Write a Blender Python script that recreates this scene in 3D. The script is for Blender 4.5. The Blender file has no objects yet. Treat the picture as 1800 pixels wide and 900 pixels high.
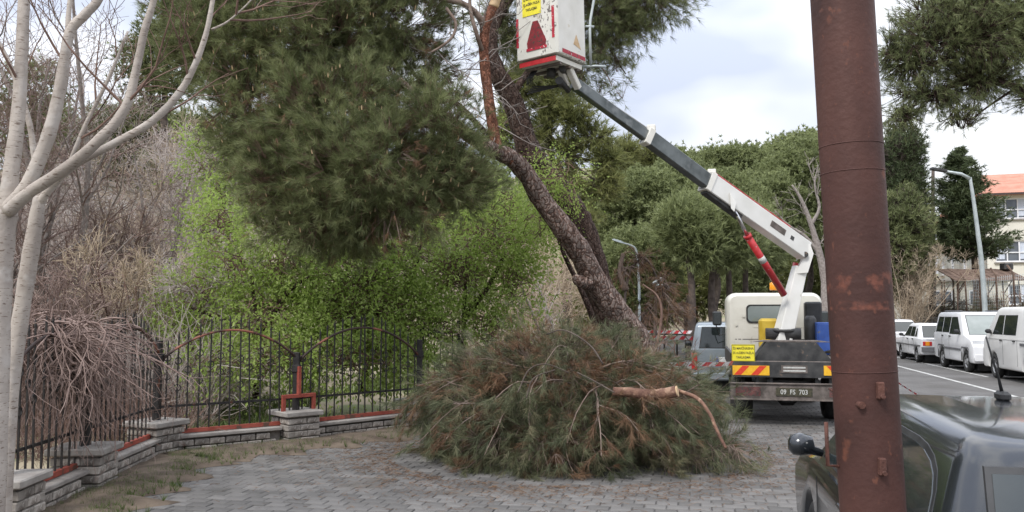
import bpy, bmesh, math, random
import numpy as np
from mathutils import Vector, Matrix
rng = np.random.default_rng(7)
random.seed(7)
PI = math.pi
S = bpy.context.scene
COL = S.collection

# ---------------------------------------------------------------- camera, world, sun, exposure
CAMH = 1.75; F = 1500.0; PITCH = math.atan(102 / 1500)
cam_d = bpy.data.cameras.new("camera"); cam_d.lens = 30; cam_d.sensor_width = 36
cam_d.clip_start = 0.05; cam_d.clip_end = 3000
cam = bpy.data.objects.new("camera", cam_d); COL.objects.link(cam)
cam.location = (0, 0, CAMH); cam.rotation_euler = (PI / 2 + PITCH, 0, 0)
S.camera = cam
S.render.engine = 'CYCLES'
S.view_settings.view_transform = 'Standard'; S.view_settings.look = 'None'
S.view_settings.exposure = 0.82; S.view_settings.gamma = 1

w = bpy.data.worlds.new("World"); S.world = w; w.use_nodes = True
nt = w.node_tree; nt.nodes.clear()
def wn(t, **k):
    n = nt.nodes.new(t)
    for a, b in k.items(): setattr(n, a, b)
    return n
out = wn('ShaderNodeOutputWorld'); sky = wn('ShaderNodeTexSky', sky_type='NISHITA')
SUN_EL = math.radians(50); SUN_AZ = math.radians(215)      # azimuth clockwise from +Y: the light comes from behind the camera, left
sky.sun_disc = False; sky.sun_elevation = SUN_EL; sky.sun_rotation = SUN_AZ
b1 = wn('ShaderNodeBackground'); b1.inputs[1].default_value = 0.10; nt.links.new(sky.outputs[0], b1.inputs[0])
tc = wn('ShaderNodeTexCoord'); mp = wn('ShaderNodeMapping'); mp.inputs['Scale'].default_value = (1, 1, 2.2)
mp.inputs['Location'].default_value = (0.9, 0.4, 0.25)
nt.links.new(tc.outputs['Generated'], mp.inputs['Vector'])
no = wn('ShaderNodeTexNoise'); no.inputs['Scale'].default_value = 2.8; no.inputs['Detail'].default_value = 3.5; no.inputs['Roughness'].default_value = 0.5
nt.links.new(mp.outputs[0], no.inputs['Vector'])
cr = wn('ShaderNodeValToRGB'); cr.color_ramp.elements[0].position = 0.42; cr.color_ramp.elements[0].color = (0.50, 0.545, 0.655, 1)
cr.color_ramp.elements[1].position = 0.62; cr.color_ramp.elements[1].color = (0.90, 0.91, 0.93, 1)
nt.links.new(no.outputs[0], cr.inputs[0])
b2 = wn('ShaderNodeBackground'); nt.links.new(cr.outputs[0], b2.inputs[0])
sx = wn('ShaderNodeSeparateXYZ'); nt.links.new(tc.outputs['Generated'], sx.inputs[0])
mr = wn('ShaderNodeMapRange'); mr.inputs['From Min'].default_value = 0; mr.inputs['From Max'].default_value = 1; mr.inputs['To Min'].default_value = 0.54; mr.inputs['To Max'].default_value = 1.85   # an overcast sky is brighter overhead
nt.links.new(sx.outputs['Z'], mr.inputs['Value']); nt.links.new(mr.outputs[0], b2.inputs[1])
mx = wn('ShaderNodeMixShader'); mx.inputs[0].default_value = 0.93
nt.links.new(b1.outputs[0], mx.inputs[1]); nt.links.new(b2.outputs[0], mx.inputs[2]); nt.links.new(mx.outputs[0], out.inputs[0])
sd = bpy.data.lights.new("sun", 'SUN'); sd.energy = 1.5; sd.angle = math.radians(14); sd.color = (1, 0.97, 0.92)
so = bpy.data.objects.new("sun", sd); COL.objects.link(so)
so.rotation_euler = (PI / 2 - SUN_EL, 0, PI - SUN_AZ)
so.rotation_euler = Vector((-math.sin(SUN_AZ) * math.cos(SUN_EL), -math.cos(SUN_AZ) * math.cos(SUN_EL), -math.sin(SUN_EL))).to_track_quat('-Z', 'Y').to_euler()

# ---------------------------------------------------------------- geometry of the view
cs, sn = math.cos(PITCH), math.sin(PITCH)
def P(px, py, Y):                      # the place at distance Y (metres ahead) seen at photograph pixel px, py
    v = 450 - py
    y = F * cs - v * sn; z = F * sn + v * cs; k = Y / y
    return Vector(((px - 900) * k, Y, CAMH + z * k))
def Z(px, py, z0=0.0):                 # the place at height z0
    v = 450 - py
    y = F * cs - v * sn; z = F * sn + v * cs; k = (z0 - CAMH) / z
    return Vector(((px - 900) * k, y * k, z0))
ROAD = Vector((0.217, 1, 0)).normalized(); RYAW = -math.atan(0.217)
SIDE = Vector((ROAD.y, -ROAD.x, 0))    # to the right of the road's direction

# ---------------------------------------------------------------- materials
def newmat(name):
    m = bpy.data.materials.new(name); m.use_nodes = True
    n = m.node_tree; return m, n, n.nodes['Principled BSDF']
def noisy(name, c1, c2, scale=8, rough=0.7, bump=0.0, metal=0, detail=6, spots=None, lo=0.35, hi=0.65, bscale=None, stretch=None, coat=0, spec=0.4):
    m, n, b = newmat(name); L = n.links
    t = n.nodes.new('ShaderNodeTexCoord'); vec = t.outputs['Object']
    if stretch:
        mm = n.nodes.new('ShaderNodeMapping'); mm.inputs['Scale'].default_value = stretch; L.new(vec, mm.inputs[0]); vec = mm.outputs[0]
    no = n.nodes.new('ShaderNodeTexNoise'); no.inputs['Scale'].default_value = scale; no.inputs['Detail'].default_value = detail
    L.new(vec, no.inputs['Vector'])
    r = n.nodes.new('ShaderNodeValToRGB'); r.color_ramp.elements[0].position = lo; r.color_ramp.elements[1].position = hi
    r.color_ramp.elements[0].color = (*c1, 1); r.color_ramp.elements[1].color = (*c2, 1); L.new(no.outputs[0], r.inputs[0])
    col = r.outputs[0]
    for sp in (spots or []):           # (colour, scale, threshold, width, stretch)
        no2 = n.nodes.new('ShaderNodeTexNoise'); no2.inputs['Scale'].default_value = sp[1]; no2.inputs['Detail'].default_value = 4
        mp2 = n.nodes.new('ShaderNodeMapping'); mp2.inputs['Scale'].default_value = sp[4] if len(sp) > 4 else (1, 1, 1)
        L.new(t.outputs['Object'], mp2.inputs[0]); L.new(mp2.outputs[0], no2.inputs['Vector'])
        r2 = n.nodes.new('ShaderNodeValToRGB'); r2.color_ramp.elements[0].position = sp[2]; r2.color_ramp.elements[1].position = sp[2] + sp[3]
        r2.color_ramp.elements[0].color = (0, 0, 0, 1); r2.color_ramp.elements[1].color = (1, 1, 1, 1); L.new(no2.outputs[0], r2.inputs[0])
        mi = n.nodes.new('ShaderNodeMix'); mi.data_type = 'RGBA'; L.new(r2.outputs[0], mi.inputs[0]); L.new(col, mi.inputs[6]); mi.inputs[7].default_value = (*sp[0], 1)
        col = mi.outputs[2]
    L.new(col, b.inputs['Base Color']); b.inputs['Roughness'].default_value = rough; b.inputs['Metallic'].default_value = metal
    b.inputs['Specular IOR Level'].default_value = spec; b.inputs['Coat Weight'].default_value = coat; b.inputs['Coat Roughness'].default_value = 0.08
    if bump:
        bn = n.nodes.new('ShaderNodeBump'); bn.inputs['Strength'].default_value = bump; bn.inputs['Distance'].default_value = 0.02
        nb = n.nodes.new('ShaderNodeTexNoise'); nb.inputs['Scale'].default_value = bscale or scale * 3; nb.inputs['Detail'].default_value = 6
        L.new(vec, nb.inputs['Vector']); L.new(nb.outputs[0], bn.inputs['Height']); L.new(bn.outputs[0], b.inputs['Normal'])
    return m
def foliage(name, cols, transl=0.25, rough=0.55, tcol=None):
    m, n, b = newmat(name); L = n.links
    a = n.nodes.new('ShaderNodeAttribute'); a.attribute_name = 'tint'
    r = n.nodes.new('ShaderNodeValToRGB'); e = r.color_ramp.elements
    e[0].position = 0; e[0].color = (*cols[0], 1); e[1].position = 1; e[1].color = (*cols[-1], 1)
    for i, c in enumerate(cols[1:-1]):
        k = e.new((i + 1) / (len(cols) - 1)); k.color = (*c, 1)
    L.new(a.outputs['Fac'], r.inputs[0]); L.new(r.outputs[0], b.inputs['Base Color']); b.inputs['Roughness'].default_value = rough
    b.inputs['Specular IOR Level'].default_value = 0.3
    tr = n.nodes.new('ShaderNodeBsdfTranslucent'); L.new(r.outputs[0], tr.inputs[0])
    mi = n.nodes.new('ShaderNodeMixShader'); mi.inputs[0].default_value = transl
    o = n.nodes['Material Output']; L.new(b.outputs[0], mi.inputs[1]); L.new(tr.outputs[0], mi.inputs[2]); L.new(mi.outputs[0], o.inputs[0])
    return m
def bark(name, plate, crack, rim, scale=19, stretch=(1, 1, 0.36), bump=0.9):
    m, n, b = newmat(name); L = n.links
    t = n.nodes.new('ShaderNodeTexCoord'); no = n.nodes.new('ShaderNodeTexNoise'); no.inputs['Scale'].default_value = 7
    L.new(t.outputs['Object'], no.inputs['Vector'])
    ad = n.nodes.new('ShaderNodeVectorMath'); ad.operation = 'MULTIPLY_ADD'; L.new(no.outputs['Color'], ad.inputs[0]); ad.inputs[1].default_value = (0.16, 0.16, 0.16); L.new(t.outputs['Object'], ad.inputs[2])
    mm = n.nodes.new('ShaderNodeMapping'); mm.inputs['Scale'].default_value = stretch; L.new(ad.outputs[0], mm.inputs[0])
    vo = n.nodes.new('ShaderNodeTexVoronoi'); vo.feature = 'DISTANCE_TO_EDGE'; vo.inputs['Scale'].default_value = scale; L.new(mm.outputs[0], vo.inputs['Vector'])
    vc = n.nodes.new('ShaderNodeTexVoronoi'); vc.inputs['Scale'].default_value = scale; L.new(mm.outputs[0], vc.inputs['Vector'])
    r = n.nodes.new('ShaderNodeValToRGB'); e = r.color_ramp.elements
    e[0].position = 0.0; e[0].color = (*crack, 1); e[1].position = 0.16; e[1].color = (*plate, 1); k = e.new(0.05); k.color = (*rim, 1)
    L.new(vo.outputs['Distance'], r.inputs[0])
    n2 = n.nodes.new('ShaderNodeTexNoise'); n2.inputs['Scale'].default_value = 30; n2.inputs['Detail'].default_value = 5; L.new(t.outputs['Object'], n2.inputs['Vector'])
    mi = n.nodes.new('ShaderNodeMix'); mi.data_type = 'RGBA'; mi.blend_type = 'MULTIPLY'; mi.inputs[0].default_value = 0.8
    r2 = n.nodes.new('ShaderNodeValToRGB'); r2.color_ramp.elements[0].position = .3; r2.color_ramp.elements[0].color = (.45, .45, .45, 1); r2.color_ramp.elements[1].position = .65; r2.color_ramp.elements[1].color = (1.2, 1.15, 1.1, 1)
    L.new(n2.outputs[0], r2.inputs[0]); L.new(r.outputs[0], mi.inputs[6]); L.new(r2.outputs[0], mi.inputs[7])
    r3 = n.nodes.new('ShaderNodeMapRange'); r3.inputs['To Min'].default_value = .5; r3.inputs['To Max'].default_value = 1.35; sp = n.nodes.new('ShaderNodeSeparateColor'); L.new(vc.outputs['Color'], sp.inputs[0]); L.new(sp.outputs[0], r3.inputs['Value'])
    sc = n.nodes.new('ShaderNodeVectorMath'); sc.operation = 'SCALE'; L.new(mi.outputs[2], sc.inputs[0]); L.new(r3.outputs[0], sc.inputs['Scale'])
    L.new(sc.outputs[0], b.inputs['Base Color']); b.inputs['Roughness'].default_value = .9; b.inputs['Specular IOR Level'].default_value = .2
    bn = n.nodes.new('ShaderNodeBump'); bn.inputs['Strength'].default_value = bump; bn.inputs['Distance'].default_value = 0.05
    ms = n.nodes.new('ShaderNodeMath'); ms.operation = 'MULTIPLY_ADD'; L.new(n2.outputs[0], ms.inputs[0]); ms.inputs[1].default_value = .25
    cl = n.nodes.new('ShaderNodeMath'); cl.operation = 'MINIMUM'; L.new(vo.outputs['Distance'], cl.inputs[0]); cl.inputs[1].default_value = .2
    L.new(cl.outputs[0], ms.inputs[2]); L.new(ms.outputs[0], bn.inputs['Height']); L.new(bn.outputs[0], b.inputs['Normal'])
    return m

M = {}
M['needle'] = foliage('needle_green', [(.09, .105, .045), (.155, .182, .08), (.22, .245, .11), (.31, .33, .165)], .35)
M['needle_brown'] = foliage('needle_brown', [(.10, .055, .03), (.19, .105, .06), (.26, .17, .10)], .2)
M['needle_pile'] = foliage('needle_pile', [(.075, .085, .048), (.115, .13, .07), (.16, .165, .09), (.25, .21, .13)], .25)
M['needle_far'] = foliage('needle_far', [(.17, .195, .09), (.25, .285, .128), (.32, .355, .165)], .4)  # far pines: distance haze is put into these lifted, greyed greens
M['needle_olive'] = foliage('needle_olive', [(.15, .17, .06), (.22, .235, .085), (.30, .305, .12)], .4)
M['leaf'] = foliage('leaf_spring', [(.18, .25, .055), (.29, .395, .09), (.385, .485, .135), (.50, .58, .23)], .55, .5)
M['cypress'] = foliage('cypress_green', [(.05, .07, .03), (.085, .11, .05), (.12, .145, .07)], .2)
M['hedge'] = foliage('hedge_dry', [(.06, .045, .03), (.11, .09, .055), (.10, .11, .05)], .15)
M['grass'] = foliage('grass_green', [(.06, .085, .025), (.10, .145, .04), (.15, .17, .07)], .2)
M['bark_pine'] = bark('bark_pine', (.235, .19, .17), (.04, .027, .023), (.15, .092, .072))
M['bark_dark'] = bark('bark_dark', (.095, .068, .058), (.018, .012, .010), (.06, .035, .028))
M['bark_red'] = bark('bark_red', (.24, .115, .08), (.085, .035, .022), (.19, .08, .05), scale=34, bump=.6)
M['bark_grey'] = noisy('bark_grey', (.20, .17, .155), (.34, .30, .275), 14, .9, .3)
M['twig_grey'] = noisy('twig_grey', (.32, .27, .245), (.50, .44, .41), 5, .9)
M['twig_tan'] = noisy('twig_tan', (.34, .265, .19), (.48, .39, .29), 5, .9)
M['twig_brown'] = noisy('twig_brown', (.11, .065, .05), (.22, .14, .11), 6, .9)
M['vine'] = noisy('vine_brown', (.15, .10, .085), (.30, .22, .19), 6, .9)
M['bark_far'] = noisy('bark_far', (.055, .042, .036), (.12, .095, .08), 6, .95)
M['pale_bark'] = noisy('pale_bark', (.29, .25, .22), (.45, .40, .355), 3.2, .85, .35, spots=[((.17, .13, .105), 20, .60, .05, (1, 1, 5)), ((.44, .40, .365), 6, .56, .12)], bscale=24)
M['log_bark'] = noisy('log_bark', (.10, .05, .036), (.19, .105, .072), 16, .9, .5, spots=[((.30, .19, .13), 7, .6, .06)])
M['limb_bark'] = noisy('limb_bark', (.13, .09, .07), (.23, .175, .145), 10, .9, .4)
M['cut_wood'] = noisy('cut_wood', (.50, .34, .19), (.62, .45, .28), 20, .8)
M['rust'] = noisy('rust_pole', (.052, .023, .019), (.085, .036, .029), 5, .62, .12, .25, spots=[((.115, .050, .038), 2.6, .50, .20, (1, 1, .35)), ((.19, .07, .042), 7, .66, .06, (1, 1, .8)), ((.035, .017, .018), 3, .58, .1, (1, 1, .25)), ((.14, .055, .036), 38, .64, .08, (1, 1, .7))], bscale=60)
M['rust_bright'] = noisy('rust_bright', (.075, .032, .024), (.12, .05, .036), 20, .8, .4)
M['paver'] = noisy('paver', (.10, .095, .09), (.155, .147, .14), 2.2, .9, .25, bscale=90, spots=[((.10, .09, .08), 1.1, .55, .12)])
M['soil'] = noisy('soil', (.075, .055, .04), (.15, .115, .085), 4, .95, .6, bscale=25)
M['hill'] = noisy('hill', (.20, .165, .11), (.33, .28, .19), .35, .95, .7, bscale=3, spots=[((.15, .17, .075), .5, .52, .08)])
M['iron'] = noisy('iron_black', (.018, .017, .017), (.04, .035, .033), 12, .6, .2, .2, spots=[((.12, .05, .03), 9, .66, .05)])
M['red_iron'] = noisy('iron_red', (.23, .045, .03), (.32, .075, .05), 7, .65, .2, spots=[((.10, .05, .035), 6, .6, .06)])
M['arch_iron'] = noisy('arch_iron', (.03, .02, .018), (.075, .04, .03), 5, .65, .2, spots=[((.26, .10, .065), 2.5, .53, .06)])
M['brick'] = noisy('brick_pale', (.24, .215, .19), (.38, .345, .31), 3.5, .9, .4, spots=[((.12, .10, .085), 4, .54, .1), ((.44, .41, .37), 9, .62, .06)], bscale=60)
M['mortar'] = noisy('mortar', (.15, .135, .12), (.22, .20, .18), 20, .95, .4)
M['cap'] = noisy('cap_concrete', (.21, .19, .175), (.31, .29, .265), 6, .9, .4)
M['concrete'] = noisy('wall_concrete', (.19, .175, .155), (.31, .285, .26), 3, .9, .4, spots=[((.10, .09, .075), 2.4, .56, .1)])
M['tw'] = noisy('truck_white', (.66, .65, .61), (.74, .73, .70), 3, .35, 0, coat=.3, spots=[((.40, .33, .25), 7, .70, .05, (1, 1, .4))])
M['cabw'] = noisy('cab_cream', (.60, .58, .51), (.70, .68, .61), 2, .38, 0, coat=.3, spots=[((.38, .33, .26), 9, .70, .06, (1, 1, .3))])
M['bucket'] = noisy('bucket_paint', (.62, .60, .54), (.74, .72, .67), 3, .5, .15, spots=[((.50, .45, .36), 5, .60, .10), ((.16, .14, .13), 30, .575, .02, (1, 1, .5)), ((.60, .585, .53), 3, .45, .03)])
M['bucket2'] = noisy('bucket_paint_clean', (.64, .62, .56), (.75, .73, .68), 3, .5, .1, spots=[((.50, .42, .28), 4, .66, .08), ((.16, .14, .12), 24, .73, .015)])
M['redp'] = noisy('red_paint', (.36, .015, .02), (.48, .03, .035), 8, .4, 0, coat=.2, spots=[((.30, .28, .26), 18, .68, .02)])
M['redflake'] = noisy('red_paint_flaking', (.32, .012, .03), (.45, .025, .045), 10, .5, .1, spots=[((.6, .58, .54), 30, .64, .02), ((.10, .04, .04), 22, .62, .02)])
M['dred'] = noisy('marker_red', (.13, .015, .02), (.24, .02, .025), 14, .5, .1, spots=[((.055, .04, .03), 26, .58, .03)])
M['steel'] = noisy('boom_steel', (.085, .095, .095), (.17, .185, .185), 4, .38, .1, .7, stretch=(1, 1, 1), spots=[((.22, .23, .23), 3, .58, .1)])
M['dsteel'] = noisy('dark_steel', (.035, .035, .036), (.075, .074, .072), 6, .55, .15, .3, spots=[((.13, .10, .08), 12, .66, .04)])
M['grime'] = noisy('grimy_metal', (.10, .085, .075), (.19, .16, .145), 10, .75, .2, .2, spots=[((.24, .19, .16), 7, .6, .06)])
M['chrome'] = noisy('chrome_rod', (.55, .55, .56), (.65, .65, .66), 5, .2, 0, 1)
M['yellow'] = noisy('sign_yellow', (.70, .60, .03), (.80, .70, .05), 9, .55, spots=[((.5, .45, .1), 8, .66, .05)])
M['hazard'] = noisy('hazard_yellow', (.68, .36, .02), (.80, .46, .03), 20, .4)
M['hazred'] = noisy('hazard_red', (.55, .045, .02), (.66, .06, .03), 20, .4)
M['blue'] = noisy('cabinet_blue', (.02, .055, .22), (.035, .085, .30), 5, .45, spots=[((.10, .10, .12), 8, .66, .05)])
M['yblock'] = noisy('plastic_yellow', (.48, .32, .03), (.60, .42, .05), 5, .5)
M['amber'] = noisy('amber', (.70, .25, .01), (.80, .32, .02), 5, .25)
M['text'] = noisy('lettering_dark', (.03, .03, .02), (.08, .07, .04), 30, .6)
M['wtext'] = noisy('lettering_white', (.42, .42, .40), (.55, .55, .52), 30, .6)
M['rubber'] = noisy('rubber', (.018, .018, .018), (.035, .034, .033), 12, .8)
M['plastic'] = noisy('plastic_black', (.022, .022, .023), (.045, .045, .046), 6, .5)
M['gplastic'] = noisy('plastic_grey', (.11, .11, .115), (.17, .17, .175), 6, .6)
M['glass'] = noisy('car_glass', (.015, .02, .02), (.03, .038, .038), 1.5, .04, spec=.8)
M['pglass'] = noisy('car_glass_reflection', (.16, .19, .18), (.27, .30, .29), 1.2, .05, spec=.8)  # paler copy of the car glass, a greenish grey reflection put into its colour
M['wpaint'] = noisy('paint_white', (.70, .70, .71), (.76, .76, .77), 2, .42, coat=.15)
M['wpaint2'] = noisy('paint_ivory', (.64, .63, .61), (.71, .70, .68), 2, .45, coat=.15)
M['silver'] = noisy('paint_silver', (.25, .29, .325), (.31, .35, .385), 2, .32, 0, .25, coat=.6)
M['dpaint'] = noisy('paint_anthracite', (.016, .019, .024), (.024, .028, .034), 2, .25, 0, .35, coat=.8)
M['spaint'] = noisy('paint_slate', (.10, .13, .18), (.13, .16, .21), 2, .3, 0, .3, coat=.6)
M['brpaint'] = noisy('paint_brown', (.06, .035, .03), (.08, .05, .042), 2, .3, 0, .3, coat=.6)
M['rim'] = noisy('rim_metal', (.36, .36, .37), (.50, .50, .51), 6, .4, 0, .6)
M['lampred'] = noisy('lamp_red', (.40, .02, .02), (.52, .03, .03), 6, .25)
M['lampclear'] = noisy('lamp_clear', (.55, .56, .58), (.70, .71, .72), 6, .15)
M['plate'] = noisy('plate_white', (.68, .69, .70), (.75, .76, .77), 6, .4)
M['plateblue'] = noisy('plate_blue', (.02, .08, .40), (.03, .10, .45), 6, .4)
M['galv'] = noisy('galvanised', (.36, .40, .40), (.50, .54, .54), 3, .5, 0, .3)
M['stucco'] = noisy('stucco_cream', (.64, .61, .53), (.72, .69, .61), .6, .9, .1, spots=[((.52, .48, .38), .5, .6, .1)])
M['stucco_shade'] = noisy('stucco_shaded', (.40, .385, .345), (.48, .465, .42), .6, .9, .1, spots=[((.33, .31, .28), .5, .56, .1)])  # darker copy of the cream stucco, the side wall's shade put into its colour
M['whitew'] = noisy('stucco_white', (.62, .61, .60), (.72, .71, .70), .6, .9, .1)
M['winframe'] = noisy('window_frame', (.70, .70, .72), (.78, .78, .80), 2, .5)
M['winglass'] = noisy('window_glass', (.06, .07, .085), (.15, .165, .19), .8, .08, spec=.8)
M['curtain'] = noisy('curtain', (.48, .52, .60), (.62, .66, .74), 3, .8, stretch=(6, 6, .3))
M['wood'] = noisy('shed_wood', (.10, .065, .05), (.19, .13, .10), 4, .85, .3)
M['line'] = noisy('line_paint', (.42, .42, .40), (.58, .58, .56), 3, .8, spots=[((.22, .21, .20), 9, .56, .08)])
M['tapered'] = noisy('tape_red', (.50, .035, .045), (.60, .06, .07), 6, .5)
M['tapewht'] = noisy('tape_white', (.60, .56, .57), (.70, .66, .67), 6, .5)
def tinted(name, lo, hi):                      # per-piece colour variation on top of the material
    n = M[name].node_tree; L = n.links; b = n.nodes['Principled BSDF']; src = b.inputs['Base Color'].links[0].from_socket
    a = n.nodes.new('ShaderNodeAttribute'); a.attribute_name = 'tint'; r = n.nodes.new('ShaderNodeMapRange'); r.inputs['To Min'].default_value = lo; r.inputs['To Max'].default_value = hi; L.new(a.outputs['Fac'], r.inputs['Value'])
    m2 = n.nodes.new('ShaderNodeVectorMath'); m2.operation = 'SCALE'; L.new(src, m2.inputs[0]); L.new(r.outputs[0], m2.inputs['Scale']); L.new(m2.outputs[0], b.inputs['Base Color'])
n_ = M['rust'].node_tree; L_ = n_.links; b_ = n_.nodes['Principled BSDF']; src_ = b_.inputs['Base Color'].links[0].from_socket
t_ = n_.nodes.new('ShaderNodeTexCoord'); s_ = n_.nodes.new('ShaderNodeSeparateXYZ'); L_.new(t_.outputs['Object'], s_.inputs[0]); prev = None      # two scuffed bands where a notice was torn off
for zc, hw in ((1.845, .035), (1.775, .016)):
    a_ = n_.nodes.new('ShaderNodeMath'); a_.operation = 'SUBTRACT'; L_.new(s_.outputs['Z'], a_.inputs[0]); a_.inputs[1].default_value = zc
    c_ = n_.nodes.new('ShaderNodeMath'); c_.operation = 'ABSOLUTE'; L_.new(a_.outputs[0], c_.inputs[0])
    r_ = n_.nodes.new('ShaderNodeMapRange'); r_.inputs['From Min'].default_value = hw * .5; r_.inputs['From Max'].default_value = hw; r_.inputs['To Min'].default_value = 1; r_.inputs['To Max'].default_value = 0; L_.new(c_.outputs[0], r_.inputs['Value'])
    if prev is None: prev = r_.outputs[0]
    else: d_ = n_.nodes.new('ShaderNodeMath'); d_.operation = 'MAXIMUM'; L_.new(prev, d_.inputs[0]); L_.new(r_.outputs[0], d_.inputs[1]); prev = d_.outputs[0]
g_ = n_.nodes.new('ShaderNodeTexNoise'); g_.inputs['Scale'].default_value = 26; g_.inputs['Detail'].default_value = 5; L_.new(t_.outputs['Object'], g_.inputs['Vector'])
r_ = n_.nodes.new('ShaderNodeMapRange'); r_.inputs['From Min'].default_value = .47; r_.inputs['From Max'].default_value = .62; L_.new(g_.outputs[0], r_.inputs['Value'])
k_ = n_.nodes.new('ShaderNodeMath'); k_.operation = 'MULTIPLY'; L_.new(prev, k_.inputs[0]); L_.new(r_.outputs[0], k_.inputs[1])
x_ = n_.nodes.new('ShaderNodeMix'); x_.data_type = 'RGBA'; L_.new(k_.outputs[0], x_.inputs[0]); L_.new(src_, x_.inputs[6]); x_.inputs[7].default_value = (.17, .062, .042, 1); L_.new(x_.outputs[2], b_.inputs['Base Color'])
tinted('paver', .78, 1.2); tinted('brick', .6, 1.4)
def rooftile():
    m, n, b = newmat('roof_tile'); L = n.links; t = n.nodes.new('ShaderNodeTexCoord')
    w1 = n.nodes.new('ShaderNodeTexWave'); w1.inputs['Scale'].default_value = 1.6; w1.inputs['Distortion'].default_value = .4; L.new(t.outputs['Object'], w1.inputs['Vector'])
    no = n.nodes.new('ShaderNodeTexNoise'); no.inputs['Scale'].default_value = 1.5; L.new(t.outputs['Object'], no.inputs['Vector'])
    r = n.nodes.new('ShaderNodeValToRGB'); r.color_ramp.elements[0].position = .3; r.color_ramp.elements[0].color = (.46, .19, .125, 1); r.color_ramp.elements[1].position = .7; r.color_ramp.elements[1].color = (.58, .28, .20, 1)
    L.new(no.outputs[0], r.inputs[0]); L.new(r.outputs[0], b.inputs['Base Color']); b.inputs['Roughness'].default_value = .85
    bn = n.nodes.new('ShaderNodeBump'); bn.inputs['Distance'].default_value = .1; bn.inputs['Strength'].default_value = .6; L.new(w1.outputs[0], bn.inputs['Height']); L.new(bn.outputs[0], b.inputs['Normal'])
    return m
M['tile'] = rooftile()
def road_mat(name, c1, c2, joint, bw, rh):
    m, n, b = newmat(name); L = n.links; t = n.nodes.new('ShaderNodeTexCoord')
    mp = n.nodes.new('ShaderNodeMapping'); mp.vector_type = 'TEXTURE'; mp.inputs['Rotation'].default_value = (0, 0, RYAW); L.new(t.outputs['Object'], mp.inputs[0])
    br = n.nodes.new('ShaderNodeTexBrick'); br.inputs['Scale'].default_value = 1; br.inputs['Brick Width'].default_value = bw; br.inputs['Row Height'].default_value = rh
    br.inputs['Mortar Size'].default_value = .008; br.inputs['Mortar Smooth'].default_value = .3
    br.inputs['Color1'].default_value = (*c1, 1); br.inputs['Color2'].default_value = (*c2, 1); br.inputs['Mortar'].default_value = (*joint, 1)
    L.new(mp.outputs[0], br.inputs['Vector'])
    no = n.nodes.new('ShaderNodeTexNoise'); no.inputs['Scale'].default_value = .8; no.inputs['Detail'].default_value = 8; L.new(t.outputs['Object'], no.inputs['Vector'])
    r = n.nodes.new('ShaderNodeValToRGB'); r.color_ramp.elements[0].position = .3; r.color_ramp.elements[0].color = (.66, .64, .62, 1); r.color_ramp.elements[1].position = .7; r.color_ramp.elements[1].color = (1.1, 1.1, 1.1, 1)
    L.new(no.outputs[0], r.inputs[0]); mi = n.nodes.new('ShaderNodeMix'); mi.data_type = 'RGBA'; mi.blend_type = 'MULTIPLY'; mi.inputs[0].default_value = 1
    L.new(br.outputs[0], mi.inputs[6]); L.new(r.outputs[0], mi.inputs[7]); L.new(mi.outputs[2], b.inputs['Base Color']); b.inputs['Roughness'].default_value = .85
    bn = n.nodes.new('ShaderNodeBump'); bn.inputs['Distance'].default_value = .006; bn.invert = True; L.new(br.outputs[1], bn.inputs['Height']); L.new(bn.outputs[0], b.inputs['Normal'])
    return m
M['road'] = road_mat('road_blocks', (.125, .12, .116), (.15, .145, .14), (.085, .081, .078), .2, .16)

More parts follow.
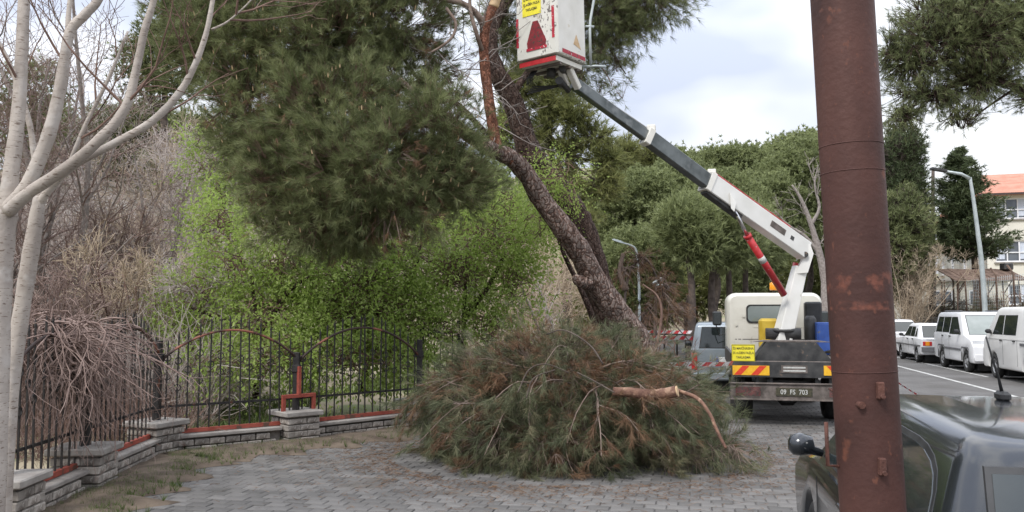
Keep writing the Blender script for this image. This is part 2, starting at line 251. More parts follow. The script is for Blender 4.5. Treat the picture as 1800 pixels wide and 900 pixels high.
# ---------------------------------------------------------------- mesh building
def norm(a): return a / np.maximum(np.linalg.norm(a, axis=-1, keepdims=True), 1e-9)
class MB:
    def __init__(s): s.v = []; s.t = []; s.f = []; s.n = 0; s.dirty = False
    def add(s, v, faces, mi=0, smooth=False, tint=None):
        v = np.asarray(v, dtype=np.float32).reshape(-1, 3); s.v.append(v)
        s.t.append(np.full(len(v), .5, np.float32) if tint is None else np.asarray(tint, np.float32)); 
        if tint is not None: s.dirty = True
        if isinstance(faces, np.ndarray): s.f.append((faces.astype(np.int64) + s.n, mi, smooth))
        else:
            by = {}
            for f in faces: by.setdefault(len(f), []).append(f)
            for k, a in by.items(): s.f.append((np.array(a, np.int64) + s.n, mi, smooth))
        s.n += len(v); return s
    def box(s, c, d, rot=None, mi=0, taper=1.0):
        hx, hy, hz = d[0] / 2, d[1] / 2, d[2] / 2
        v = np.array([(-hx, -hy, -hz), (hx, -hy, -hz), (hx, hy, -hz), (-hx, hy, -hz), (-hx * taper, -hy * taper, hz), (hx * taper, -hy * taper, hz), (hx * taper, hy * taper, hz), (-hx * taper, hy * taper, hz)])
        if rot is not None: v = v @ np.array(rot.to_3x3() if hasattr(rot, 'to_3x3') else rot).T
        v = v + np.array(c)
        return s.add(v, np.array([(0, 3, 2, 1), (4, 5, 6, 7), (0, 1, 5, 4), (1, 2, 6, 5), (2, 3, 7, 6), (3, 0, 4, 7)]), mi)
    def cbox(s, c, d, b=.01, rot=None, mi=0):       # box with chamfered edges
        h = np.array(d) / 2; V = []; idx = {}
        for sx in (-1, 1):
            for sy in (-1, 1):
                for sz in (-1, 1):
                    for a in range(3):
                        p = np.array([sx, sy, sz]) * (h - b); p[a] = (sx, sy, sz)[a] * h[a]
                        idx[(sx, sy, sz, a)] = len(V); V.append(p)
        Fs = []
        for a in range(3):
            o = [i for i in range(3) if i != a]
            for sg in (-1, 1):
                q = []
                for u, v in ((-1, -1), (1, -1), (1, 1), (-1, 1)):
                    k = [0, 0, 0]; k[a] = sg; k[o[0]] = u; k[o[1]] = v; q.append(idx[(*k, a)])
                Fs.append(q)
        for a in range(3):
            o = [i for i in range(3) if i != a]
            for u in (-1, 1):
                for v in (-1, 1):
                    k = [0, 0, 0]; k[o[0]] = u; k[o[1]] = v
                    k1 = list(k); k1[a] = -1; k2 = list(k); k2[a] = 1
                    Fs.append([idx[(*k1, o[0])], idx[(*k2, o[0])], idx[(*k2, o[1])], idx[(*k1, o[1])]])
        for sx in (-1, 1):
            for sy in (-1, 1):
                for sz in (-1, 1): Fs.append([idx[(sx, sy, sz, 0)], idx[(sx, sy, sz, 1)], idx[(sx, sy, sz, 2)]])
        V = np.array(V); out = []
        for f in Fs:                                   # outward winding
            p = V[f]; nn = np.cross(p[1] - p[0], p[2] - p[0]); out.append(f if np.dot(nn, p.mean(0)) > 0 else f[::-1])
        if rot is not None: V = V @ np.array(rot.to_3x3()).T
        return s.add(V + np.array(c), out, mi)
    def tube(s, pts, r, seg=8, mi=0, caps=True, smooth=True, lump=0, seedv=0, noise=None):
        pts = np.array([tuple(p) for p in pts], float); k = len(pts); r = np.broadcast_to(np.array(r, float), (k,))
        tan = norm(np.gradient(pts, axis=0)); ref = np.array([0, 0, 1.0]) if abs(tan[:, 2]).mean() < .8 else np.array([0, 1.0, 0])
        u = norm(np.cross(tan, ref)); v = np.cross(tan, u); a = np.arange(seg) * 2 * PI / seg
        rr = r[:, None] * np.ones(seg)
        if lump:
            g = np.random.default_rng(seedv)
            n1 = g.normal(size=(k, seg)); n1 = (n1 + np.roll(n1, 1, 1) + np.roll(n1, 1, 0)) / 1.7
            rr = rr * (1 + lump * n1)
        V = pts[:, None] + rr[..., None] * (np.cos(a)[None, :, None] * u[:, None] + np.sin(a)[None, :, None] * v[:, None])
        i, j = np.meshgrid(np.arange(k - 1), np.arange(seg), indexing='ij'); jn = (j + 1) % seg
        Fq = np.stack([i * seg + j, i * seg + jn, (i + 1) * seg + jn, (i + 1) * seg + j], -1).reshape(-1, 4)
        s.add(V.reshape(-1, 3), Fq, mi, smooth)
        if caps and seg > 2:
            s.f.append((np.array([[s.n - k * seg + x for x in range(seg)]])[:, ::-1], mi, False))
            s.f.append((np.array([[s.n - seg + x for x in range(seg)]]), mi, False))
        return s
    def tubes(s, PP, RR, seg=4, mi=0):                 # many tubes at once: PP (N,k,3), RR (N,k)
        N, k, _ = PP.shape
        if N == 0: return s
        tan = norm(np.gradient(PP, axis=1)); ref = np.where(np.abs(tan[..., 2:3]) < .9, np.array([0, 0, 1.0]), np.array([0, 1.0, 0]))
        u = norm(np.cross(tan, ref)); v = np.cross(tan, u); a = np.arange(seg) * 2 * PI / seg
        V = PP[:, :, None] + RR[:, :, None, None] * (np.cos(a)[None, None, :, None] * u[:, :, None] + np.sin(a)[None, None, :, None] * v[:, :, None])
        n, i, j = np.meshgrid(np.arange(N), np.arange(k - 1), np.arange(seg), indexing='ij'); jn = (j + 1) % seg; b = n * k * seg
        Fq = np.stack([b + i * seg + j, b + i * seg + jn, b + (i + 1) * seg + jn, b + (i + 1) * seg + j], -1).reshape(-1, 4)
        return s.add(V.reshape(-1, 3), Fq, mi, seg > 3)
    def prism(s, outline, axis_a, axis_b, normal, org, depth, mi=0, front_only=False):
        A, B, N, O = [np.array(tuple(x), float) for x in (axis_a, axis_b, normal, org)]
        p = np.array([O + A * x + B * y for x, y in outline]); k = len(p)
        V = np.concatenate([p, p + N * depth]); fs = [list(range(k))[::-1], [k + i for i in range(k)]] + [[i, (i + 1) % k, k + (i + 1) % k, k + i] for i in range(k)]
        if front_only: fs = fs[1:]
        return s.add(V, fs, mi)
    def needles(s, pts, dirs, n, length, width, spread=.6, tint=None, mi=0, back=.5, tj=.15, droop=0):
        N = len(pts); g = rng
        d = np.repeat(norm(dirs), n, 0); p = np.repeat(pts, n, 0)
        th = np.abs(g.normal(spread, spread * .45, (N * n, 1))); ph = norm(np.cross(d, g.normal(size=d.shape)))
        nd = d * np.cos(th) + ph * np.sin(th); nd[:, 2] -= droop; nd = norm(nd)
        Ln = length * g.uniform(.65, 1.15, (N * n, 1)); b = p - d * (g.uniform(0, back, (N * n, 1)) * length)
        wv = norm(np.cross(nd, g.normal(size=nd.shape))) * width / 2
        V = np.stack([b - wv, b + wv, b + nd * Ln], 1).reshape(-1, 3)
        t = (np.repeat(tint if tint is not None else g.uniform(.2, .8, N), n) + g.normal(0, tj, N * n)).clip(0, 1)
        s.add(V, np.arange(len(V)).reshape(-1, 3), mi, False, np.repeat(t, 3)); return s
    def leaves(s, pts, size, tint, mi=0, flat=.5, aspect=.5, dirs=None):
        N = len(pts); g = rng; d = g.normal(size=(N, 3)) * (1 if dirs is None else .55); d[:, 2] -= .5; d = norm(d if dirs is None else d + dirs)
        nrm = g.normal(size=(N, 3)); nrm[:, 2] += flat * 3; sdv = norm(np.cross(d, nrm)); up = np.cross(sdv, d)
        L = size * g.uniform(.6, 1.25, (N, 1)); W = L * aspect
        a = pts; m1 = pts + d * L * .5 + sdv * W * .5 + up * L * .08; c = pts + d * L; m2 = pts + d * L * .5 - sdv * W * .5 + up * L * .08
        V = np.stack([a, m1, c, m2], 1).reshape(-1, 3); i = np.arange(N)[:, None] * 4
        Fq = np.concatenate([i + np.array([[0, 1, 2]]), i + np.array([[0, 2, 3]])], 0)
        s.add(V, Fq, mi, False, np.repeat(tint, 4)); return s
    def build(s, name, mat, parent=None, org=None, sharp=None):
        v = np.concatenate(s.v) if s.v else np.zeros((0, 3), np.float32)
        if org is not None: v = v - np.array(tuple(org), np.float32)
        me = bpy.data.meshes.new(name); me.vertices.add(len(v)); me.vertices.foreach_set('co', v.astype(np.float32).ravel())
        lp = np.concatenate([f.ravel() for f, _, _ in s.f]); cnt = np.concatenate([np.full(len(f), f.shape[1]) for f, _, _ in s.f])
        st = np.concatenate([[0], np.cumsum(cnt)[:-1]]); mi = np.concatenate([np.full(len(f), m) for f, m, _ in s.f]); sm = np.concatenate([np.full(len(f), q) for f, _, q in s.f])
        me.loops.add(len(lp)); me.polygons.add(len(cnt)); me.loops.foreach_set('vertex_index', lp.astype(np.int32))
        me.polygons.foreach_set('loop_start', st.astype(np.int32)); me.polygons.foreach_set('material_index', mi.astype(np.int32)); me.polygons.foreach_set('use_smooth', sm.astype(bool))
        me.update(calc_edges=True)
        if s.dirty:
            a = me.attributes.new('tint', 'FLOAT', 'POINT'); a.data.foreach_set('value', np.concatenate(s.t))
        for m in (mat if isinstance(mat, (list, tuple)) else [mat]): me.materials.append(m if not isinstance(m, str) else M[m])
        if sharp:
            me.polygons.foreach_set('use_smooth', np.ones(len(cnt), bool)); me.set_sharp_from_angle(angle=math.radians(sharp))
        o = bpy.data.objects.new(name, me); COL.objects.link(o)
        if parent is not None: o.parent = parent
        return o
def inst(name, me, parent, loc=(0, 0, 0), rot=(0, 0, 0), scale=(1, 1, 1)):
    o = bpy.data.objects.new(name, me); COL.objects.link(o); o.parent = parent; o.location = loc; o.rotation_euler = rot; o.scale = scale; return o
def tag(o, label=None, cat=None, group=None, kind=None):
    if label: o['label'] = label
    if cat: o['category'] = cat
    if group: o['group'] = group
    if kind: o['kind'] = kind
    return o
def thing(name, label, cat, loc=(0, 0, 0), rz=0, group=None):
    o = bpy.data.objects.new(name, None); COL.objects.link(o); o.location = tuple(loc); o.rotation_euler = (0, 0, rz); o.empty_display_size = .2
    return tag(o, label, cat, group)
def copy_tree(o, parent=None):
    c = o.copy(); COL.objects.link(c); c.parent = parent
    for ch in list(o.children): copy_tree(ch, c)
    return c
def lettering(name, body, size, mat, parent, mtx, align='CENTER', line=1.0, xs=1):
    cu = bpy.data.curves.new(name, 'FONT'); cu.body = body; cu.size = size; cu.align_x = align; cu.align_y = 'CENTER'; cu.space_line = line; cu.extrude = .0015; cu.resolution_u = 3; cu.offset = size * .012
    o = bpy.data.objects.new(name, cu); COL.objects.link(o); bpy.context.view_layer.update()
    me = bpy.data.meshes.new_from_object(o.evaluated_get(bpy.context.evaluated_depsgraph_get()))
    bpy.data.objects.remove(o); bpy.data.curves.remove(cu)
    me.transform(mtx @ Matrix.Diagonal((xs, 1, 1, 1))); me.materials.clear(); me.materials.append(M[mat])
    q = bpy.data.objects.new(name, me); COL.objects.link(q); q.parent = parent; return q
def smooth(x): x = np.clip(x, 0, 1); return x * x * (3 - 2 * x)
def catmull(pts, n=6):
    pts = [np.array(tuple(p), float) for p in pts]; pts = [2 * pts[0] - pts[1]] + pts + [2 * pts[-1] - pts[-2]]; o = []
    for i in range(1, len(pts) - 2):
        a, b, c, d = pts[i - 1:i + 3]
        for k in range(n):
            t = k / n; o.append(.5 * (2 * b + (c - a) * t + (2 * a - 5 * b + 4 * c - d) * t * t + (3 * b - a - 3 * c + d) * t ** 3))
    o.append(pts[-2]); return np.array(o)
def sprout(PP, RR, m, t0, t1, ang, length, k=5, curl=.15, up=0.0, rs=.6, end=.3, lvar=.3, scale_len=True, jit=.25):
    """children of the branches PP: m per branch, starting between t0 and t1 along it"""
    N, kk, _ = PP.shape; g = rng; idx = np.repeat(np.arange(N), m); n = len(idx)
    t = g.uniform(t0, t1, n) * (kk - 1); i0 = np.minimum(t.astype(int), kk - 2); fr = (t - i0)[:, None]
    p0 = PP[idx, i0] * (1 - fr) + PP[idx, i0 + 1] * fr; tan = norm(PP[idx, i0 + 1] - PP[idx, i0]); r0 = (RR[idx, i0] * (1 - fr[:, 0]) + RR[idx, i0 + 1] * fr[:, 0]) * rs
    pe = norm(np.cross(tan, g.normal(size=(n, 3)))); a = g.normal(ang, ang * jit, (n, 1)); d = tan * np.cos(a) + pe * np.sin(a)
    L = length * g.uniform(1 - lvar, 1 + lvar, (n, 1)) * (1 - .5 * (t / (kk - 1))[:, None])
    out = [p0]; p = p0
    for i in range(k - 1):
        p = p + d * L / (k - 1); out.append(p); d = norm(d + g.normal(0, curl, (n, 3)) + np.array([0, 0, up]))
    Q = np.stack(out, 1); R = r0[:, None] * np.linspace(1, end, k)[None]
    return Q, R

# ================================================================= the ground
def hgt(x, y):
    x = np.asarray(x, float); y = np.asarray(y, float); o = x - .217 * y
    h = -.03 + 0 * x
    h = h + 6.8 * smooth((y - 16) / 32) * smooth((-1.0 + .02 * y - x) / 7) * (1 + .06 * np.sin(x * .9 + y * .4) + .04 * np.sin(x * 2.1 - y))
    h = h + 17 * smooth((y - 46) / 44) * smooth((-2.0 - o) / 8) * smooth((x + 25) / 30)
    h = h + 7 * smooth((y - 46) / 30) * smooth((-10 - x) / 10)
    h = h + 1.45 * (o > 13.4) + .9 * smooth((o - 14) / 18)
    h = h + 9 * smooth((y - 135) / 60)
    return h
gx = np.concatenate([np.linspace(-220, -30, 14)[:-1], np.linspace(-30, 60, 181), np.linspace(60, 260, 14)[1:]])
gy = np.concatenate([np.linspace(-30, 6, 10)[:-1], np.linspace(6, 100, 160), np.linspace(100, 900, 30)[1:]])
X, Y = np.meshgrid(gx, gy, indexing='xy'); ny, nx = X.shape
mb = MB(); i, j = np.meshgrid(np.arange(ny - 1), np.arange(nx - 1), indexing='ij')
mb.add(np.stack([X, Y, hgt(X, Y)], -1).reshape(-1, 3), np.stack([i * nx + j, i * nx + j + 1, (i + 1) * nx + j + 1, (i + 1) * nx + j], -1).reshape(-1, 4), 0, True)
tag(mb.build('ground', 'hill'), kind='structure')

def RO(o, y, z=0): return Vector((o + .217 * y, y, z))     # offset from the road's left line, distance ahead
RZ = -.006
edge_l = [(-4.4, -20), (-4.4, 10.9), (-1.3, 14.1), (1.0, 20), (3.2, 30), (7.5, 50)]
poly = [(x, y) for x, y in edge_l] + [(RO(-2.4, 60).x, 60), (RO(-2.4, 200).x, 200), (RO(10.2, 200).x, 200), (RO(10.2, 60).x, 60), (RO(10.2, 20).x, 20), (RO(10.2, -20).x, -20)]
mb = MB(); mb.add([(x, y, RZ) for x, y in poly], [list(range(len(poly)))[::-1]])
road = tag(mb.build('road', 'road'), kind='structure')

# concrete paving blocks, laid in running bond along the road
pw, pl = .2, .16
def inpoly(x, y):
    if y < 10.9: return x > -3.95
    if y < 14.1: return x > -4.4 + (y - 10.9) * 3.1 / 3.2 + .72
    return x > 0.0
C0 = np.array([SIDE.x, SIDE.y]); C1 = np.array([ROAD.x, ROAD.y]); cells = []
for r in range(20, 112):
    for c in range(-60, 60):
        u = (c + .5 * (r % 2)) * pw; v = r * pl; x, y = C0 * u + C1 * v
        if 6.4 < y < 16.5 and abs(x) < .62 * y + .3 and inpoly(x, y): cells.append((y, x, u, v))
cells.sort()
def paver_v():
    a, b, t = pw / 2 - .005, pl / 2 - .005, .006
    return np.array([(-a, -b, -.03), (a, -b, -.03), (a, b, -.03), (-a, b, -.03), (-a + t, -b + t, .003), (a - t, -b + t, .003), (a - t, b - t, .003), (-a + t, b - t, .003), (-a, -b, -.003), (a, -b, -.003), (a, b, -.003), (-a, b, -.003)])
pf = np.array([(4, 5, 6, 7), (8, 9, 5, 4), (9, 10, 6, 5), (10, 11, 7, 6), (11, 8, 4, 7), (0, 1, 9, 8), (1, 2, 10, 9), (2, 3, 11, 10), (3, 0, 8, 11)])
meshes = []
for k in range(10):
    m = MB(); v = paver_v(); v[4:] += rng.normal(0, .0012, (8, 3)); m.add(v, pf, tint=np.full(12, rng.uniform(0, 1))); o = m.build('paver', 'paver'); meshes.append(o.data); bpy.data.objects.remove(o)
R2 = np.array([[C0[0], C1[0], 0], [C0[1], C1[1], 0], [0, 0, 1]])
vis = [c for c in cells if c[0] > 7.35][:300]; viss = set(vis)
for (y, x, u, v) in vis:
    inst('paver', meshes[random.randrange(10)], road, (x, y, random.gauss(0, .002)), (random.gauss(0, .012), random.gauss(0, .012), RYAW + random.gauss(0, .006)))
m = MB(); Vs = []; 
rest = [c for c in cells if c not in viss]
base = paver_v()
for (y, x, u, v) in rest:
    q = base.copy(); q[:, 2] += q[:, 0] * random.gauss(0, .008) + q[:, 1] * random.gauss(0, .008) + random.gauss(0, .001); Vs.append(q @ R2.T + np.array([x, y, 0]))
m.add(np.concatenate(Vs), (np.arange(len(rest))[:, None, None] * 12 + pf[None]).reshape(-1, 4), tint=np.repeat(rng.uniform(0, 1, len(rest)), 12))
tag(m.build('paving_blocks', 'paver', road), kind='stuff')

# road markings: a long lane line and a fainter parking line
def strip(name, o0, o1, y0, y1, z, mat, n=40):
    mb = MB(); ys = np.linspace(y0, y1, n); V = []
    for yy in ys: V += [RO(o0, yy, z), RO(o1, yy, z)]
    mb.add([tuple(v) for v in V], [[2 * i, 2 * i + 1, 2 * i + 3, 2 * i + 2] for i in range(n - 1)]); return tag(mb.build(name, mat), kind='structure')
strip('road_marking', 6.68, 6.80, 16, 120, RZ + .004, 'line'); strip('road_marking', 8.02, 8.12, 24, 120, RZ + .004, 'line')
# far pavement, kerb and retaining wall on the right
mb = MB()
for y in np.arange(16, 140, 2.0):
    a, b = RO(10.2, y), RO(10.2, y + 1.98); mid = (a + b) / 2
    mb.cbox((mid.x + .08, mid.y, .03), (.16, (b - a).length, .2), .015, Matrix.Rotation(RYAW, 3, 'Z'))
tag(mb.build('kerb', 'cap'), kind='structure')
mb = MB(); A = [RO(10.36, 10, .12), RO(13.3, 10, .12), RO(13.3, 160, .12), RO(10.36, 160, .12)]
mb.add([tuple(a) for a in A], [[0, 1, 2, 3]], tint=[.6] * 4); tag(mb.build('pavement', 'paver'), kind='structure')
t = thing('retaining_wall', 'low plain concrete retaining wall below the dry hedge behind the parked cars', 'wall', RO(13.4, 40, 0))
mb = MB(); a, b = RO(13.42, 12, .7), RO(13.42, 130, .7); mb.box((a + b) / 2, (.3, (b - a).length, 1.56), Matrix.Rotation(RYAW, 3, 'Z')); mb.build('wall_body', 'concrete', t, t.location)
mb = MB(); mb.cbox(((a + b) / 2).to_tuple()[:2] + (1.53,), (.38, (b - a).length, .1), .012, Matrix.Rotation(RYAW, 3, 'Z')); mb.build('coping', 'cap', t, t.location)

# ================================================================= left wall, piers and wrought iron fence
pier = [Z(5, 838, .42), Z(150, 785, .42), Z(275, 740, .42), Z(520, 722, .42), Z(737, 702, .42)]
pier = [Vector((p.x, p.y, 0)) for p in pier]
brick_me = []
for k in range(8):
    m = MB(); m.cbox((0, 0, 0), (.187 + random.uniform(-.006, .005), .1, .074 + random.uniform(-.004, .002)), random.uniform(.005, .011)); m.t = [np.full(24, rng.uniform(0, 1), np.float32)]; m.dirty = True; o = m.build('brick', 'brick'); brick_me.append(o.data); bpy.data.objects.remove(o)
def brick(par, x, y, z, rz): inst('brick', random.choice(brick_me), par, (x + random.gauss(0, .002), y + random.gauss(0, .002), z), (0, 0, rz + random.gauss(0, .01)))
plab = ['pale brick pier at the lower left corner of the view, beside the thick pale trunk', 'pale brick pier with a concrete cap beside the tangle of brown vines',
        'pale brick pier under the tall black post where the fence turns its corner', 'pale brick pier under the red steel bracket of the fence', 'pale brick pier half hidden behind the left end of the heap of pine branches']
for k, p in enumerate(pier):
    d = (pier[min(k + 1, 4)] - pier[max(k - 1, 0)]); ang = math.atan2(d.y, d.x)
    t = thing('brick_pier', plab[k], 'brick pier', p, ang, 'brick piers of the fence wall')
    m = MB(); m.box((0, 0, .17), (.42, .42, .40)); m.build('mortar_core', 'mortar', t)
    for c in range(4):
        z = .045 + c * .086
        for s in range(4):
            a = s * PI / 2; off = .05 if c % 2 else -.05
            for q in (-.1, .1):
                lx, ly = q * .98 + off, -.185; brick(t, lx * math.cos(a) - ly * math.sin(a), lx * math.sin(a) + ly * math.cos(a), z, a)
    m = MB(); m.cbox((0, 0, .40), (.56, .56, .07), .012); m.build('cap_stone', 'cap', t)
def lerp(a, b, t): return a * (1 - t) + b * t
ring_mb = MB(); a = np.linspace(0, 2 * PI, 11); ring_mb.tube(np.stack([.042 * np.cos(a), 0 * a, .042 * np.sin(a)], 1), .0075, 5, caps=False)
o = ring_mb.build('ring', 'iron'); ring_me = o.data; bpy.data.objects.remove(o)
def bay(t, A, B, org, zs, rise, seed, red, first_post=True, hbase=.25, step=.125, ringfn=None):
    d = B - A; L = d.length; u = d / L; ang = math.atan2(u.y, u.x); g = random.Random(seed)
    n = int((L - .1) / step)
    def arch(tt): return zs + rise * math.sin(PI * tt) ** .75
    for k in range(n):
        tt = (k + .7) / (n + .4); p = A + d * tt; top = arch(tt) + .13; m = MB()
        m.box((0, 0, (hbase + top) / 2), (.016, .016, top - hbase)); m.box((0, 0, top + .03), (.028, .014, .07), taper=.1)
        pk = m.build('picket', 'iron', t); pk.location = p - org; pk.rotation_euler = (g.gauss(0, .008), g.gauss(0, .012), ang)
        pat = [(.0, -.42), (-.18, -.60), (-.32,), (-.06, -.50), (-.25,), (-.12, -.38)][k % 6]
        for q in pat:
            inst('ring', ring_me, pk, (0, 0, min(top - .16, zs + .18 + q * .8)), (0, 0, 0))
    m = MB(); pts = [A + d * q + Vector((0, 0, arch(q))) for q in np.linspace(.02, .98, 21)]
    m.tube([p + Vector((-u.y * -.018, u.x * -.018, 0)) for p in pts], .017, 6); m.build('arch_bar', 'arch_iron', t, org)
    m = MB(); c = (A + B) / 2; m.box((c.x, c.y, hbase + .02), (L - .1, .05, .05), Matrix.Rotation(ang, 3, 'Z')); m.build('bottom_rail', red, t, org)
    m = MB(); m.box((c.x - u.y * .02, c.y + u.x * .02, hbase + .34), (L - .1, .012, .03), Matrix.Rotation(ang, 3, 'Z')); m.build('middle_rail', 'iron', t, org)
def wallrun(t, A, B, org):
    d = B - A; L = d.length - .5; u = d.normalized(); ang = math.atan2(u.y, u.x); nrm = Vector((u.y, -u.x, 0)); c = (A + B) / 2
    m = MB(); m.box((c.x, c.y, .09), (L, .12, .22), Matrix.Rotation(ang, 3, 'Z')); m.build('wall_core', 'mortar', t, org)
    for r in range(2):
        n = int(L / .2)
        for k in range(n):
            p = c + u * ((k - n / 2 + .5 * (1 - r % 2 * .9)) * .2) + nrm * .085 - org; brick(t, p.x, p.y, .045 + r * .086 - org.z, ang)
    m = MB(); m.cbox((c.x, c.y, .215), (L, .30, .045), .008, Matrix.Rotation(ang, 3, 'Z')); m.build('coping', 'cap', t, org)
def post(t, p, h, org, mat='iron', w=.085):
    m = MB(); m.cbox((p.x, p.y, (h + .43) / 2), (w, w, h - .43), .006); m.cbox((p.x, p.y, h - .22), (w + .03, w + .03, .10), .006); m.build('post', mat, t, org)
wl = thing('fence_wall', 'low pale brick wall carrying the left arm of the iron fence behind the pale trunks', 'wall', pier[1], 0)
wallrun(wl, pier[0], pier[1], pier[1]); wallrun(wl, pier[1], pier[2], pier[1])
wr = thing('fence_wall', 'low pale brick wall under the arched fence in front of the green leafy trees', 'wall', pier[3], 0)
wallrun(wr, pier[2], pier[3], pier[3]); wallrun(wr, pier[3], pier[4], pier[3])
fl = thing('iron_fence', 'black wrought iron fence with spear tips, the arm behind the pale trunks and brown vines', 'fence', pier[1], 0, 'wrought iron fences')
e0 = pier[0] + (pier[0] - pier[1]); bay(fl, pier[0], pier[1], pier[1], 1.22, .34, 1, 'red_iron'); bay(fl, pier[1], pier[2], pier[1], 1.22, .38, 2, 'red_iron')
post(fl, pier[0], 1.45, pier[1]); post(fl, pier[1], 1.45, pier[1])
fr = thing('iron_fence', 'black and red iron fence with rings and two arches before the green leafy trees', 'fence', pier[3], 0, 'wrought iron fences')
bay(fr, pier[2], pier[3], pier[3], 1.12, .42, 3, 'red_iron'); bay(fr, pier[3], pier[4], pier[3], 1.05, .50, 4, 'red_iron')
post(fr, pier[2], 1.42, pier[3]); post(fr, pier[3], 1.22, pier[3]); post(fr, pier[4], 1.35, pier[3])
# red bracket standing over the third pier and its red post foot
u = (pier[4] - pier[3]).normalized(); n_ = Vector((u.y, -u.x, 0)); c = pier[3] + n_ * .07; m = MB(); rot = Matrix.Rotation(math.atan2(u.y, u.x), 3, 'Z')
m.cbox((c.x, c.y, .63), (.52, .05, .05), .004, rot)
for s in (-1, 1): q = c + u * .235 * s; m.cbox((q.x, q.y, .5), (.05, .046, .24), .004, rot)
m.cbox((c.x, c.y, .84), (.046, .05, .38), .004, rot); m.build('bracket', 'red_iron', fr, pier[3])
# black gate beyond the fence, by the leafy trees
A = P(742, 600, 15.2); B = P(806, 600, 15.8); A.z = 0; B.z = 0
t = thing('iron_gate', 'plain black bar gate with a flat top rail between green leaves and the branch heap', 'gate', A)
d = B - A; ang = math.atan2(d.y, d.x)
for k in range(7):
    m = MB(); q = A + d * (k / 6); m.box((q.x, q.y, .78), (.02, .02, 1.42)); m.build('bar', 'iron', t, A)
for s in (0, 1):
    m = MB(); q = A + d * s; m.cbox((q.x, q.y, .8), (.07, .07, 1.66), .006); m.build('post', 'iron', t, A)
for z in (.12, 1.42): m = MB(); q = A + d * .5; m.box((q.x, q.y - .02, z), (d.length, .03, .06), Matrix.Rotation(ang, 3, 'Z')); m.build('rail', 'iron', t, A)

# soil verge along the wall, and its grass
def verge(offs, z):
    pts = [pier[0] + (pier[0] - pier[1]), pier[0], pier[1], pier[2], pier[3], pier[4], pier[4] + (pier[4] - pier[3]) * 1.2]; L = []; R = []
    for k in range(len(pts) - 1):
        a, b = pts[k], pts[k + 1]; u = (b - a).normalized()
        for q in np.arange(0, 1, .08):
            p = a + (b - a) * q; L.append(p + Vector((u.y, -u.x, 0)) * -.05); R.append(p + Vector((u.y, -u.x, 0)) * (offs + .22 * math.sin(len(L) * 1.3) + random.uniform(-.08, .08)))
    return L, R
Lp, Rp = verge(.95, 0); n = len(Lp); m = MB()
V = []
for k in range(n):
    for q in np.linspace(0, 1, 6): p = Lp[k] * (1 - q) + Rp[k] * q; V.append((p.x, p.y, .05 * math.sin(PI * min(1, (1 - q) * .9)) + .010 + (random.uniform(0, .02) if q < .95 else -.004)))
m.add(V, [[k * 6 + j, k * 6 + j + 1, k * 6 + j + 7, k * 6 + j + 6] for k in range(n - 1) for j in range(5)], 0, True); tag(m.build('soil_verge', 'soil'), kind='structure')
def grass(name, pts, length, width, n, mat='grass', spread=.5):
    m = MB(); pts = np.array(pts); d = np.tile([0, 0, 1.0], (len(pts), 1)) + rng.normal(0, .15, (len(pts), 3)); m.needles(pts, d, n, length, width, spread, None, tj=.2, back=.05); return tag(m.build(name, mat), kind='stuff')
gp = []
for k in range(1500):
    i = random.randrange(n - 1); q = random.random() ** .6 * .9; p = Lp[i] * (1 - q) + Rp[i] * q + Vector((random.uniform(-.1, .1), random.uniform(-.1, .1), .02)); 
    if math.sin(p.x * 3.1) + math.sin(p.y * 2.3 + 1) > -.5: gp.append(tuple(p))
o = grass('verge_grass', gp, .10, .006, 9); tag(o, 'short ragged grass on the soil strip at the foot of the fence wall', 'grass')
# grass and weeds behind the fence and on the slope
gp = []
for k in range(9000):
    y = random.uniform(10.5, 34); x = random.uniform(-.62 * y - 1, -.2 + .04 * y)
    if y < 15 and x > -4.6 + (y - 10.8): continue
    if y < 10.9 and x > -4.7: continue
    if math.sin(x * 1.3 + y * .5) + math.sin(y * .9 - x) > -.3: gp.append((x, y, float(hgt(x, y))))
o = grass('slope_grass', gp, .26, .02, 9); tag(o, 'rough green weeds on the bank behind the iron fence', 'grass')
# dry needle litter and twigs on the paving around the heap
m = MB(); N = 5000; g = rng; a = g.uniform(0, 2 * PI, N); r = 1.9 + g.exponential(.55, N); x = .75 + np.cos(a) * r * 1.15; y = 10.6 + np.sin(a) * r * .95
pp = np.stack([x, y, np.full(N, .008) + g.uniform(0, .01, N)], 1); dd = g.normal(size=(N, 3)); dd[:, 2] *= .06; m.needles(pp, dd, 2, .11, .004, .25, None, tj=.2)
o = m.build('needle_litter', 'needle_brown'); tag(o, 'dry fallen pine needles scattered on the paving round the heap', 'needle litter', kind='stuff')

# ================================================================= trees
def rand_in(lobes, N, shell=.55):
    """points in ellipsoid lobes (centre, radii), mostly in the outer shell, with outward directions"""
    w = np.array([l[1][0] * l[1][2] + l[1][0] * l[1][1] for l in lobes]); idx = rng.choice(len(lobes), N, p=w / w.sum())
    d = norm(rng.normal(size=(N, 3))); r = shell + (1 - shell) * rng.uniform(0, 1, (N, 1)) ** .6
    r = r * (1 + .13 * np.sin(d[:, :1] * 7 + idx[:, None]) + .10 * np.sin(d[:, 2:] * 9 + 2 * idx[:, None]))
    c = np.array([l[0] for l in lobes])[idx]; s = np.array([l[1] for l in lobes])[idx]
    return c + d * r * s, norm(d / s), idx, r[:, 0]
def pxlobe(px, py, Y, rx, ry, rd=None):               # a crown lobe seen at a place of the photo
    c = P(px, py, Y); k = Y / F; return (tuple(c), (rx * k, (rd if rd else (rx + ry) / 2 * k), ry * k))
